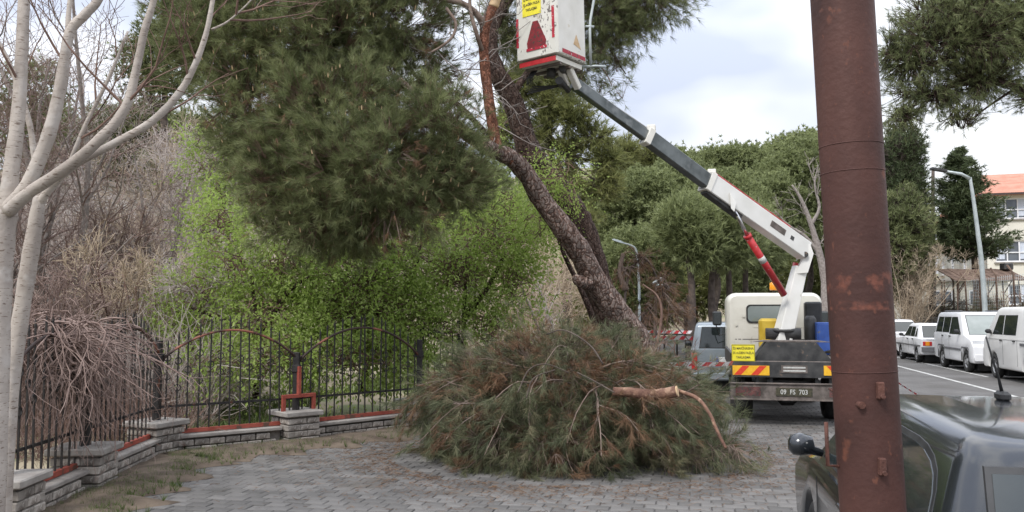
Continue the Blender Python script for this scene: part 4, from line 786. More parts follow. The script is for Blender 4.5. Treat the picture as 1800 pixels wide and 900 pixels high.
bare('pale bare sapling between leafy tree and leaning trunk', ((985 - 900) / F * 20, 20, 0), 3.6, .05, 2, ('bark_grey', 'twig_grey'), n2=7, n3=5, n4=3, grp='bare trees near the leaning pine', thin=1.3)
bare('bare tan bushes showing behind the leaning trunk', ((950 - 900) / F * 24, 24, 0), 3.8, .04, 5, ('twig_tan', 'twig_tan'), n2=9, n3=8, n4=5, grp='bare trees near the leaning pine', thin=1.8)
for px, Y, h, lb in [(925, 26, 4, 'tan bare bush left of the pale sapling'), (1000, 27, 3.6, 'tan bare bush right of the pale sapling')]: bare(lb, ((px - 900) / F * Y, Y, 0), h, .04, 5, ('twig_tan', 'twig_tan'), n2=9, n3=8, n4=4, grp='bare trees near the leaning pine', thin=2)
bare('bare tan tree with straight upswept twigs right of the rusty pole', ((1592 - 900) / F * 43, 43, 0), 5.2, .035, 14, ('twig_tan', 'twig_tan'), n2=9, n3=7, n4=3, grp='bare trees right of the pole', spr=.30, thin=1.7, up=.12, l2=.28)
# dry brush covering the bank
def brush(name, label, N, xr, yr, h, mat, th, seed=3, leaf=0):
    g = np.random.default_rng(seed); y = yr[0] + (yr[1] - yr[0]) * g.uniform(0, 1, N) ** 1.3; x = g.uniform(xr[0], xr[1], N) * y / F; pos = np.stack([x, y, hgt(x, y)], 1)
    keep = (hgt(x, y) > -.02) | (x < -4.6 + (y - 10) * 1.0 - .4); pos = pos[keep]; n = len(pos); d = norm(g.normal(0, .42, (n, 3)) + np.array([0, 0, 1.0])); L = h * g.uniform(.4, 1.1, (n, 1)); q = [pos]; p = pos
    for k in range(4): p = p + d * L / 4; q.append(p); d = norm(d + g.normal(0, .28, (n, 3)) + np.array([0, 0, -.08]))
    PP = np.stack(q, 1); RR = np.tile(np.linspace(th, th * .4, 5), (n, 1)); m = MB(); m.tubes(PP, RR, 3); A, B = sprout(PP[:n // 2], RR[:n // 2], 3, .3, 1, .7, h * .45, 4, .25, 0, .7); m.tubes(A, B, 3)
    return tag(m.build(name, mat), label, 'brush', kind='stuff')
brush('dry_brush', 'grey tangled dry brush covering the bank behind the left fence', 8500, (-930, -520), (13.5, 38), 2.0, 'twig_grey', .011)
brush('dry_brush', 'tan leafless brush mixed through the grey brush on the bank', 5000, (-930, -480), (16, 42), 1.9, 'twig_tan', .012, 5)
brush('dry_brush', 'low brown brush just behind the iron fence', 1500, (-930, -560), (10.5, 18), 1.0, 'twig_brown', .006, 8)
# dead grey tree between truck and pole
b = P(1447, 545, 30); b.z = float(hgt(b.x, b.y))
t = thing('dead_tree', 'dead grey leafless tree between the truck cab and the rusty pole', 'tree', b)
main = [[b, P(1452, 520, 30), P(1448, 480, 30), P(1436, 430, 30), P(1424, 390, 30), P(1408, 350, 30), P(1392, 325, 30)], [P(1440, 445, 30), P(1415, 415, 30), P(1385, 395, 30), P(1362, 370, 30)], [P(1426, 395, 30), P(1440, 365, 30), P(1432, 325, 30), P(1438, 290, 30)], [P(1450, 490, 30), P(1465, 440, 30), P(1470, 380, 30)]]
for s, (r0, r1) in zip(main, [(.20, .03), (.08, .015), (.07, .012), (.09, .03)]): limb(t, b, s, r0, r1, 'bark_grey', 'trunk' if s is main[0] else 'limb', 9)
PP = np.array([catmull(s, 8)[np.linspace(0, 8 * (len(s) - 1), 8).astype(int)] for s in main]) - np.array(tuple(b)); RR = np.tile(np.linspace(.05, .02, 8), (4, 1))
A, B = sprout(PP, RR, 7, .4, 1, .7, 1.3, 5, .15, .05, .5); C_, D = sprout(A, B, 4, .2, 1, .7, .6, 4, .2, .05, .6); m = MB(); m.tubes(A, B, 4); m.tubes(C_, np.maximum(D, .008), 3); tag(m.build('twigs', 'bark_grey', t), kind='stuff')

# --- pale barked trees at the left, near
def palelimb(par, org, px, name):
    pts = [P(x, y, Y) for x, y, Y, _ in px]; r = [ww * .87 * Y / F / 2 for x, y, Y, ww in px]; q = catmull(pts, 6); rr = np.interp(np.linspace(0, 1, len(q)), np.linspace(0, 1, len(r)), r)
    rr = rr * (1 + .025 * np.sin(np.arange(len(q)) * 1.7)); m = MB(); m.tube(q, rr, 14, lump=.02, seedv=len(q)); return m.build(name, 'pale_bark', par, org)
def ptree(label, base, parts, tw):
    t = thing('pale_tree', label, 'tree', base, 0, 'pale barked bare trees in the left foreground')
    for k, p in enumerate(parts): palelimb(t, base, p, 'trunk' if k == 0 else 'limb')
    PP = []; RR = []
    for p in parts[1:]:
        q = catmull([P(x, y, Y) for x, y, Y, _ in p], 6); q = q[np.linspace(0, len(q) - 1, 8).astype(int)]; PP.append(q); RR.append(np.linspace(.02, .008, 8))
    A, B = sprout(np.array(PP) - np.array(tuple(base)), np.array(RR), 4, .35, 1, .7, .9, 6, .12, .08, .7); C_, D = sprout(A, B, 4, .2, 1, .7, .5, 5, .18, .05, .6)
    m = MB(); m.tubes(A, B, 5); m.tubes(C_, np.maximum(D, .0025), 4)
    if tw: tag(m.build('twigs', tw, t), kind='stuff')
    return t
bA = P(-8, 900, 5.9); bA.z = 0
ptree('nearest thick pale barked trunk at the left edge, forking into three limbs', bA,
      [[(-26, 1010, 5.9, 56), (-12, 800, 5.9, 50), (-5, 600, 5.9, 46), (2, 450, 5.9, 46), (8, 370, 5.9, 48)],
       [(10, 385, 5.9, 36), (20, 300, 5.9, 31), (32, 200, 5.92, 27), (38, 100, 5.95, 24), (42, 0, 6, 22), (44, -60, 6, 20), (50, -260, 6, 11), (40, -420, 6, 4)],
       [(12, 370, 5.88, 30), (48, 325, 5.85, 27), (85, 240, 5.85, 27), (105, 160, 5.85, 24), (122, 60, 5.85, 20), (150, 25, 5.85, 19), (180, -15, 5.85, 16), (225, -150, 5.85, 10), (250, -330, 5.8, 4)],
       [(14, 372, 5.85, 28), (50, 340, 5.8, 24), (110, 300, 5.75, 23), (170, 250, 5.7, 21), (220, 190, 5.7, 19), (242, 110, 5.7, 16), (255, 50, 5.7, 15), (275, -20, 5.7, 12), (300, -170, 5.7, 7), (305, -300, 5.7, 3)],
       [(0, 420, 5.9, 34), (-12, 370, 5.9, 32), (-30, 300, 5.9, 28), (-60, 120, 5.9, 20), (-90, -120, 5.9, 9)],
       [(118, 70, 5.85, 11), (121, 20, 5.85, 10), (126, -30, 5.85, 9), (134, -190, 5.85, 4)]], 'twig_brown')
bB = P(40, 880, 6.6); bB.z = 0
ptree('slimmer pale barked tree just right of the thick one with long curved limbs reaching right', bB,
      [[(0, 960, 6.6, 34), (18, 700, 6.6, 30), (36, 560, 6.6, 31), (52, 460, 6.6, 32), (66, 370, 6.6, 26), (70, 345, 6.6, 22)],
       [(68, 360, 6.6, 18), (95, 322, 6.55, 14), (140, 285, 6.5, 15), (205, 250, 6.5, 16), (265, 215, 6.5, 16), (310, 170, 6.5, 15), (340, 120, 6.5, 13), (362, 60, 6.5, 11), (374, 0, 6.5, 9), (378, -30, 6.5, 8), (386, -150, 6.5, 4)],
       [(70, 350, 6.6, 12), (62, 290, 6.6, 12), (50, 210, 6.6, 11), (20, 120, 6.6, 9), (-10, 60, 6.6, 8)],
       [(72, 352, 6.6, 9), (110, 310, 6.6, 8), (150, 220, 6.6, 8), (190, 140, 6.6, 7), (225, 55, 6.6, 5)],
       [(372, 52, 6.5, 5), (400, 38, 6.5, 4), (430, 12, 6.5, 3), (450, -10, 6.5, 3)]], 'twig_brown')
# brown vine hanging over the fence
vb = P(120, 700, 8.9); vb.z = 0
t = thing('dry_vine', 'tangle of brown leafless vine stems draped over the left arm of the fence', 'vine', vb)
PP = []
for k in range(380):
    x0 = rng.normal(95, 36); Y0 = rng.uniform(7.8, 9.0); a = np.array(P(x0, rng.normal(600, 22), Y0)); d = np.array([rng.normal(0, .35), rng.normal(0, .3), rng.uniform(-.3, .4)]); q = [a]; s = rng.uniform(.07, .17)
    for i in range(9): a = a + d * s; q.append(a.copy()); d = norm(d + np.array([0, 0, -.26]) + rng.normal(0, .24, 3))
    q = np.array(q); q[:, 2] = np.maximum(q[:, 2], .03); PP.append(q)
PP = np.array(PP) - np.array(tuple(vb)); RR = np.tile(np.linspace(.006, .002, 10), (len(PP), 1)) * rng.uniform(.5, 1.9, (len(PP), 1)); m = MB(); m.tubes(PP, RR, 4)
A, B = sprout(PP, RR, 4, .1, 1, .7, .5, 5, .3, -.06, .6); m.tubes(A, np.maximum(B, .0018), 3); tag(m.build('stems', 'vine', t), kind='stuff')

# --- the heap of cut pine branches
hb = Vector((.75, 10.7, 0)); hp = thing('branch_heap', 'large heap of freshly cut pine branches with green and browned needles lying on the paving', 'branch heap', hb)
PP = []; nB = 260
for k in range(nB):
    a = rng.uniform(0, 2 * PI); r0 = rng.uniform(0, .8); st = np.array([math.cos(a) * r0 * 1.2, math.sin(a) * r0 * .8, rng.uniform(.25, 1.15) * (1 - .35 * r0)]); a2 = a + rng.normal(0, .5)
    L = rng.uniform(.7, 1.65); d = norm(np.array([math.cos(a2) * 1.15, math.sin(a2) * .85, rng.uniform(.05, .85)])); q = [st]; p = st
    for i in range(9): p = p + d * L / 9; q.append(p.copy()); d = norm(d + np.array([0, 0, -.17]) + rng.normal(0, .07, 3))
    q = np.array(q); q[:, 2] = np.maximum(q[:, 2], .05 + rng.uniform(0, .06)); PP.append(q)
PP = np.array(PP); RR = np.tile(np.linspace(.011, .004, 10), (nB, 1)) * rng.uniform(.6, 1.5, (nB, 1)); m = MB(); m.tubes(PP, RR, 5)
A, B = sprout(PP, RR, 10, .1, 1, .65, .48, 5, .15, -.04, .55); A[:, :, 2] = np.maximum(A[:, :, 2], .04); m.tubes(A, B, 3); m.build('boughs', 'limb_bark', hp)
# ragged boughs that stick out of the heap every which way
nX = 46; QX = []
for k in range(nX):
    a = rng.uniform(0, 2 * PI); st = np.array([math.cos(a) * rng.uniform(.3, 1.6), math.sin(a) * rng.uniform(.2, 1.0), rng.uniform(.5, 1.15)]); d = norm(np.array([math.cos(a) * .9, math.sin(a) * .6, rng.uniform(-.1, 1.0)]) + rng.normal(0, .35, 3)); q = [st]; p = st; L = rng.uniform(.5, 1.0)
    for i in range(9): p = p + d * L / 9; q.append(p.copy()); d = norm(d + rng.normal(0, .10, 3) + np.array([0, 0, -.06]))
    q = np.array(q); q[:, 2] = np.maximum(q[:, 2], .05); QX.append(q)
QX = np.array(QX); RX = np.tile(np.linspace(.013, .004, 10), (nX, 1)) * rng.uniform(.5, 1.4, (nX, 1)); A2, B2 = sprout(QX, RX, 10, .35, 1, .6, .3, 5, .15, 0, .5); m = MB(); m.tubes(QX, RX, 5); m.tubes(A2, B2, 3); tag(m.build('loose_boughs', 'limb_bark', hp), kind='stuff')
m = MB(); m.needles(A2[:, 4], A2[:, 4] - A2[:, 3], 26, .15, .0042, .5, np.repeat(rng.uniform(.2, .9, nX), 10), droop=.06); m.build('green_needles', 'needle_pile', hp)
tips = np.concatenate([A[:, 4], A[:, 2], A[:, 3]]); dr = np.concatenate([A[:, 4] - A[:, 3], A[:, 2] - A[:, 1], A[:, 3] - A[:, 2]]); dr = norm(dr) + np.array([0, 0, -.15])
bt = np.tile(np.repeat(rng.uniform(.1, .8, nB), 10), 3); brown = np.tile(np.repeat(rng.uniform(0, 1, nB) < .27, 10), 3) | (rng.uniform(0, 1, len(tips)) < .06)
m = MB(); m.needles(tips[~brown], dr[~brown], 30, .16, .0042, .5, bt[~brown], droop=.10); m.build('green_needles', 'needle_pile', hp)
m = MB(); m.needles(tips[brown], dr[brown], 22, .15, .0040, .5, bt[brown], droop=.2); m.build('brown_needles', 'needle_brown', hp)
def hl(pts, r0, r1, mat='limb_bark', name='cut_branch'): return limb(hp, hb, pts, r0, r1, mat, name, 10)
fl_ = [((hb.x - 1.05, hb.y, .60), (.72, .7, .85)), ((hb.x - .1, hb.y + .1, .80), (.95, .7, .80)), ((hb.x + .55, hb.y + .1, .62), (.75, .7, .75)), ((hb.x, hb.y - .9, .3), (1.4, .6, .42)), ((hb.x + 1.4, hb.y - .7, .2), (.7, .6, .3)), ((hb.x + .4, hb.y + .2, .95), (.6, .5, .55))]
pine_crown(hp, hb, fl_, 460, 9, 26, .16, .0042, 'needle_pile', cl=.26, up=-.25, shell=.7, spread=.5, droop=.15, name='green_needles', twmat='limb_bark', tr=.0025)
pine_crown(hp, hb, [((hb.x - .3, hb.y - .3, .85), (.85, .6, .65)), ((hb.x + .6, hb.y - .3, .7), (.8, .5, .5)), ((hb.x - 1.1, hb.y - .5, .6), (.4, .4, .5))], 230, 8, 22, .15, .0042, 'needle_brown', cl=.24, up=-.4, shell=.75, spread=.5, droop=.3, name='brown_needles', twmat='limb_bark', tr=.003)
hl([P(960, 588, 9.6), P(985, 580, 9.55), P(1010, 588, 9.5), P(1040, 610, 9.4), P(1060, 640, 9.3)], .007, .010, 'bark_far')
hl([P(1190, 686, 9.2), P(1225, 700, 9.0), P(1246, 725, 8.8), P(1262, 760, 8.65), P(1276, 788, 8.55)], .022, .015, 'log_bark')
hl([P(910, 690, 9.1), P(930, 650, 9.2), P(960, 640, 9.3), P(1000, 655, 9.3)], .007, .005, 'bark_far')
hl([P(925, 700, 9.1), P(938, 665, 9.1), P(975, 650, 9.2)], .007, .005, 'bark_far')
hl([P(1015, 655, 9.3), P(1045, 670, 9.2), P(1080, 690, 9.1)], .008, .006, 'bark_far')
lg = P(1140, 692, 9.25); lt = thing('pine_log', 'reddish cut pine log lying across the right side of the branch heap', 'log', lg)
limb(lt, lg, [P(1078, 688, 9.4), P(1110, 690, 9.35), P(1150, 694, 9.2), P(1190, 688, 9.1)], .05, .062, 'log_bark', 'stem', 14, .03)
limb(lt, lg, [P(1189, 688, 9.1), P(1191.5, 687.6, 9.095)], .058, .058, 'cut_wood', 'cut_end', 14, 0)
# broken brown pine sapling standing between heap and silver van
sb = P(1152, 690, 12.2); sb.z = 0
t = thing('broken_sapling', 'thin broken sapling with hanging browned needles beside the street lamps', 'tree', sb)
limb(t, sb, [sb, P(1150, 640, 12.2), P(1158, 590, 12.2), P(1163, 550, 12.2), P(1155, 520, 12.2), P(1130, 500, 12.2)], .028, .01, 'twig_brown', 'trunk', 8)
limb(t, sb, [P(1152, 650, 12.2), P(1160, 610, 12.2), P(1172, 570, 12.1), P(1176, 535, 12)], .009, .004, 'twig_brown', 'limb', 6)
PP = np.array([catmull([P(1152, 680, 12.2), P(1150, 640, 12.2), P(1158, 590, 12.2), P(1163, 550, 12.2)], 4)[:10], catmull([P(1190, 690, 11), P(1195, 650, 11), P(1185, 610, 11), P(1205, 580, 11)], 4)[:10]]) - np.array(tuple(sb))
RR = np.tile(np.linspace(.012, .006, 10), (2, 1)); A, B = sprout(PP, RR, 9, .1, 1, .8, .6, 6, .2, .03, .6); C_, D = sprout(A, B, 4, .2, 1, .8, .3, 5, .3, 0, .6); m = MB(); m.tubes(PP, RR, 5); m.tubes(A, B, 4); m.tubes(C_, np.maximum(D, .002), 3); tag(m.build('twigs', 'twig_brown', t), kind='stuff')
# the wrecked brown branch hanging between trunk and lamps
wb = P(1110, 600, 14.6); wb.z = 0
t = thing('snapped_branch', 'browned pine bough, snapped and hanging beside the foot of the leaning trunk', 'branch', wb)
limb(t, wb, [P(1098, 560, 14.4), P(1100, 510, 14.6), P(1112, 470, 14.6), P(1135, 455, 14.6), P(1160, 500, 14.6), P(1180, 560, 14.6), P(1212, 600, 14.6)], .026, .008, 'bark_far', 'bough', 8)
limb(t, wb, [P(1100, 510, 14.6), P(1090, 480, 14.6), P(1095, 445, 14.6)], .06, .03, 'limb_bark', 'bough', 8)
pine_crown(t, wb, [pxlobe(1125, 460, 14.6, 28, 20), pxlobe(1165, 510, 14.6, 22, 34), pxlobe(1190, 555, 14.6, 18, 30), pxlobe(1100, 480, 14.6, 22, 22), pxlobe(1140, 545, 14.8, 18, 30)], 60, 6, 12, .16, .005, 'needle_brown', cl=.2, up=-.6, name='needles', droop=.4, shell=.1)

# ================================================================= vehicles
def inset(poly, d):
    n = len(poly); P_ = np.array(poly, float); ar = .5 * sum(P_[i][0] * P_[(i + 1) % n][1] - P_[(i + 1) % n][0] * P_[i][1] for i in range(n)); sgn = 1 if ar > 0 else -1; o = []
    for i in range(n):
        a, b, c = P_[i - 1], P_[i], P_[(i + 1) % n]; e1 = (b - a) / max(1e-6, np.linalg.norm(b - a)); e2 = (c - b) / max(1e-6, np.linalg.norm(c - b))
        n1 = np.array([-e1[1], e1[0]]) * sgn; n2 = np.array([-e2[1], e2[0]]) * sgn; q = n1 + n2; q = q / max(.4, np.dot(q, q) / 2); o.append(tuple(b + q * d))
    return o
def loft_side(m, outline, levels, mi=0):
    """side outline (x,z) swept across the width: levels = [(y, inset), ...]"""
    rings = [[(x, y, z) for x, z in inset(outline, i)] if i else [(x, y, z) for x, z in outline] for y, i in levels]; n = len(outline)
    V = [p for r in rings for p in r]; f = [list(range(n))[::-1], [(len(rings) - 1) * n + i for i in range(n)]]
    for k in range(len(rings) - 1): f += [[k * n + i, k * n + (i + 1) % n, (k + 1) * n + (i + 1) % n, (k + 1) * n + i] for i in range(n)]
    m.add(V, f, mi); return m
def arch(cx, r, z0, n=9):                       # wheel arch cut, left to right
    a0 = math.asin(min(.95, max(-.9, (z0 - 0) / r))); return [(cx - r * math.cos(t), z0 + 0 + r * math.sin(t) - 0) for t in np.linspace(0, PI, n)]
def wheel(par, x, y, r, w_, side, rimmat='rim', dish=0.02, spokes=5):
    t = MB(); a = np.linspace(0, 2 * PI, 25)[:-1]; prof = [(r * .62, w_ * .42), (r * .86, w_ * .5), (r * .97, w_ * .42), (r, w_ * .2), (r, -w_ * .2), (r * .97, -w_ * .42), (r * .86, -w_ * .5), (r * .62, -w_ * .42)]
    V = [(rr * math.cos(q), yy, rr * math.sin(q)) for q in a for rr, yy in prof]; k = len(prof); n = len(a)
    f = [[i * k + j, i * k + (j + 1) % k, ((i + 1) % n) * k + (j + 1) % k, ((i + 1) % n) * k + j] for i in range(n) for j in range(k)]
    t.add(V, f, 0, True); o = t.build('wheel', 'rubber', par); o.location = (x, y, r)
    m = MB(); yo = side * (w_ * .42 - dish)
    pr = [(0, yo + side * .01), (r * .16, yo + side * .012), (r * .2, yo), (r * .5, yo - side * .012), (r * .58, yo + side * .01), (r * .63, yo + side * .012), (r * .63, yo - side * .08)]
    V = [(rr * math.cos(q), yy, rr * math.sin(q)) for q in a for rr, yy in pr]; k = len(pr); f = [[i * k + j, ((i + 1) % n) * k + j, ((i + 1) % n) * k + j + 1, i * k + j + 1] for i in range(n) for j in range(k - 1)]
    m.add(V, f, 0, False)
    o2 = m.build('rim', rimmat, o)
    m = MB()
    for q in range(spokes):
        b = q * 2 * PI / spokes; m.box((r * .4 * math.cos(b), yo + side * .004, r * .4 * math.sin(b)), (r * .16, .012, r * .16), Matrix.Rotation(-b, 3, 'Y'))
    m.build('rim_opening', 'plastic', o)
    return o
def car(name, label, cat, loc, rz, s, group=None):
    """local axes: x forward, y left, z up; x = 0 at the rear bumper"""
    t = thing(name, label, cat, loc, rz, group); L, W, H = s['L'], s['W'], s['H']; zb = s.get('zb', .24); rw = s['rw']; ra = rw + .06
    a0_ = math.asin((zb - rw) / ra); arc = lambda cx: [(cx - ra * math.cos(q), rw + ra * math.sin(q)) for q in np.linspace(a0_ * .6, PI - a0_ * .6, 11)]
    bottom = [(x, z) for x, z in arc(s['wx'][0])] + [(x, z) for x, z in arc(s['wx'][1])]
    out_ = s['tail'] + bottom + s['nose'] + s['top']
    m = MB(); h = W / 2; loft_side(m, out_, [(-h, .05), (-h + .012, .022), (-h + .05, 0), (0, 0), (h - .05, 0), (h - .012, .022), (h, .05)]); m.build('body', s['paint'], t, sharp=24)
    # greenhouse
    bz, rzf = s['belt'], H; xb, xf, xbt, xft = s['gh']; wb, wt = s['ghw']; R = s.get('gr', .14)
    def ring(z, ins=0, n=6):
        q = (z - bz) / (rzf - bz); a, b = xb + (xbt - xb) * q + ins, xf + (xft - xf) * q - ins; w0 = wb + (wt - wb) * q - ins; r = R * (1 - .25 * q); o = []
        for cx, cy, st in ((b - r, w0 - r, 0), (a + r, w0 - r, PI / 2), (a + r, -w0 + r, PI), (b - r, -w0 + r, 1.5 * PI)):
            for k in range(n + 1): u = st + k * PI / 2 / n; o.append((cx + r * math.cos(u), cy + r * math.sin(u), z + (s.get('crown', .03) * (1 - (cx + r * math.cos(u) - (a + b) / 2) ** 2 / ((b - a) / 2) ** 2) if ins > 0 else 0)))
        return o
    e = rzf - bz; lv = [(bz - .06, 0), (bz + e * .4, 0), (bz + e * .82, 0), (bz + e * .93, .015), (bz + e * .985, .05), (rzf, .13), (rzf + .006, .28)]
    rings = [ring(z, i) for z, i in lv]; n = len(rings[0]); V = [p for r in rings for p in r]; f = [[(len(rings) - 1) * n + i for i in range(n)]]
    for k in range(len(rings) - 1): f += [[k * n + i, k * n + (i + 1) % n, (k + 1) * n + (i + 1) % n, (k + 1) * n + i] for i in range(n)]
    m = MB(); m.add(V, f, 0, True); m.build('roof', s['paint'], t, sharp=50)
    wz = lambda z: wb + (wt - wb) * (z - bz) / e
    def glass(poly, side, mat='glass', nm='window', off=.004, th=.006):
        m = MB(); V = [(x, side * (wz(z) + off), z) for x, z in poly] + [(x, side * (wz(z) + off - th), z) for x, z in poly]; k = len(poly)
        m.add(V, [list(range(k)) if side < 0 else list(range(k))[::-1]] + [[i, (i + 1) % k, k + (i + 1) % k, k + i] for i in range(k)]); return m.build(nm, mat, t)
    for side in (-1, 1):
        for poly in s['win']:
            glass(inset(poly, -.022), side, 'plastic', 'window_seal', .003); glass(poly, side, off=.007)
    def end(front, y0, z0, z1, mat, nm, grow=0, off=.005):      # windscreen or rear window on the sloping end
        A = (xf, xft) if front else (xb, xbt); sg = 1 if front else -1; m = MB(); P4 = []
        for z, k in ((z0 - grow, 1), (z1 + grow, .9)):
            x = A[0] + (A[1] - A[0]) * (z - bz) / e + sg * off
            P4 += [(x, -(y0 + grow) * k, z), (x, (y0 + grow) * k, z)]
        V = [P4[0], P4[1], P4[3], P4[2]]; V2 = [(x - sg * .02, y, z) for x, y, z in V]; m.add(V + V2, [[0, 1, 2, 3] if front else [3, 2, 1, 0], [0, 4, 5, 1], [1, 5, 6, 2], [2, 6, 7, 3], [3, 7, 4, 0]]); m.build(nm, mat, t)
    end(True, wb - .16, bz + .03, rzf - .13 * e - .02, 'plastic', 'window_seal', .02, .003); end(True, wb - .16, bz + .03, rzf - .13 * e - .02, s.get('wsm', 'pglass'), 'windscreen', 0, .007)
    if s.get('rear', 1): end(False, wb - .18, bz + s.get('rwz', .05), rzf - .15 * e - .02, 'plastic', 'window_seal', .02, .003); end(False, wb - .18, bz + s.get('rwz', .05), rzf - .15 * e - .02, 'glass', 'rear_window', 0, .007)
    for wx in s['wx']:
        for side in (-1, 1): wheel(t, wx, side * (h - .11), rw, .19, side, s.get('rimmat', 'rim'))
    m = MB()
    m.box((s['wx'][0], 0, rw + .05), (ra * 1.9, W - .5, ra * 1.6)); m.box((s['wx'][1], 0, rw + .05), (ra * 1.9, W - .5, ra * 1.6)); m.box((L / 2, 0, zb + .06), (L * .8, W - .3, .1)); m.build('underbody', 'plastic', t)
    def piece(nm, c, d, mat, b=.01): m = MB(); m.cbox(c, d, min(b, min(d) * .4)); return m.build(nm, mat, t)
    for side in (-1, 1):
        if 'rmir' in s: x, z = s['rmir']; m = MB(); m.tube([(x + .03, side * (h - .03), z - .05), (x + .02, side * (h + .03), z - .03), (x, side * (h + .06), z), (x - .005, side * (h + .10), z + .005), (x - .01, side * (h + .145), z), (x - .01, side * (h + .165), z)], [.02, .03, .062, .068, .058, .03], 16); m.build('wing_mirror', s['mirmat'], t)
        elif 'mir' in s: x, z = s['mir']; m = MB(); m.cbox((x, side * (h + .08), z), (.10, .16, .12), .04); m.box((x + .02, side * (h - .01), z - .05), (.06, .08, .05)); m.build('wing_mirror', s.get('mirmat', 'plastic'), t)
        for x in s.get('doors', []): m = MB(); m.box((x, side * (h + .0005), (bz + zb) / 2 + .04), (.012, .004, bz - zb - .22)); m.build('door_gap', 'plastic', t)
        for x, z in s.get('handles', []): m = MB(); m.cbox((x, side * (h + .012), z), (.15, .03, .035), .008); m.build('handle', s.get('hmat', 'plastic'), t)
        if 'rub' in s: z, a, b, hh = s['rub']; m = MB(); m.cbox(((a + b) / 2, side * (h + .006), z), (b - a, .024, hh), .006); m.build('side_moulding', s.get('rubmat', 'gplastic'), t)
        for nm, (c, d), mat in s.get('sidebits', []): piece(nm, (c[0], side * c[1], c[2]), d, mat)
    for nm, c, d, mat in s.get('bits', []): piece(nm, c, d, mat)
    return t
CARYAW = PI / 2 + RYAW
# cars: x forward. Facing the camera: yaw + pi
def at_wheel(px, py): return Z(px, py, 0)
# 1 delivery van at the right edge, facing away
spec = dict(L=4.7, W=1.72, H=1.93, zb=.26, rw=.33, wx=(1.25, 3.78), tail=[(0, 1.15), (.0, .5), (.05, .3)], nose=[(4.58, .28), (4.68, .42), (4.66, .75), (4.52, 1.08)], top=[(4.3, 1.18), (2, 1.18), (.04, 1.18)],
            belt=1.14, gh=(.02, 4.42, .14, 3.62), ghw=(.86, .74), gr=.12, win=[[(3.02, 1.22), (3.75, 1.22), (3.42, 1.70), (3.02, 1.70)], [(2.05, 1.22), (2.92, 1.22), (2.92, 1.70), (2.05, 1.70)]],
            paint='wpaint2', doors=[3.0, 1.95], mir=(3.85, 1.28), handles=[(3.12, 1.05), (2.15, 1.05)], rub=None, rimmat='rim', sidebits=[('vent_strip', ((1.45, .868, .98), (.55, .02, .07)), 'gplastic'), ('tail_lamp', ((.02, .70, .85), (.06, .22, .25)), 'lampred')],
            bits=[('rear_bumper', (0, 0, .42), (.14, 1.66, .20), 'gplastic')])
spec.pop('rub')
lane = RO(8.05, 24.4); 
def park(o_, y): return RO(o_, y)
car('parked_van', 'ivory panel van at the right edge, parked nearer than the white people carrier', 'van', park(9.0, 19.75), CARYAW, spec)
# 2 white people carrier facing the camera
spec = dict(L=4.28, W=1.78, H=1.81, zb=.27, rw=.33, wx=(.86, 3.45), tail=[(0, 1.1), (.0, .5), (.05, .32)], nose=[(4.2, .30), (4.27, .45), (4.24, .78), (4.02, .98)], top=[(3.35, 1.13), (2, 1.14), (.04, 1.14)],
            belt=1.10, gh=(.02, 3.42, .10, 2.66), ghw=(.88, .74), gr=.12, win=[[(.24, 1.18), (.92, 1.18), (.92, 1.64), (.34, 1.64)], [(1.02, 1.18), (1.74, 1.18), (1.74, 1.64), (1.02, 1.64)], [(1.84, 1.13), (3.02, 1.13), (2.62, 1.46), (2.42, 1.64), (1.84, 1.64)]],
            paint='wpaint', doors=[1.79, .97], mir=(2.95, 1.22), handles=[(1.92, 1.05), (1.10, 1.05)], rub=(.66, 1.22, 3.02, .07), sidebits=[('headlamp', ((4.0, .70, .86), (.30, .30, .22)), 'lampclear'), ('arch_trim', ((3.45, .885, .735), (.66, .03, .055)), 'gplastic'), ('arch_trim', ((3.09, .885, .53), (.05, .03, .38)), 'gplastic'), ('arch_trim', ((3.81, .885, .53), (.05, .03, .38)), 'gplastic'), ('arch_trim', ((.86, .885, .735), (.66, .03, .055)), 'gplastic'), ('arch_trim', ((.50, .885, .53), (.05, .03, .38)), 'gplastic'), ('arch_trim', ((1.22, .885, .53), (.05, .03, .38)), 'gplastic'), ('roof_rail', ((1.4, .62, 1.85), (1.9, .04, .04)), 'gplastic'), ('fog_lamp', ((4.2, .6, .42), (.08, .16, .1)), 'plastic')],
            bits=[('front_bumper', (4.2, 0, .46), (.16, 1.7, .20), 'wpaint'), ('grille', (4.22, 0, .72), (.08, .8, .12), 'gplastic'), ('front_plate', (4.29, 0, .50), (.02, .52, .11), 'plate')])
car('parked_people_carrier', 'white people carrier with grey wheel arches facing the camera behind the ivory van', 'car', park(9.0 + .0, 29.2), CARYAW + PI, spec)
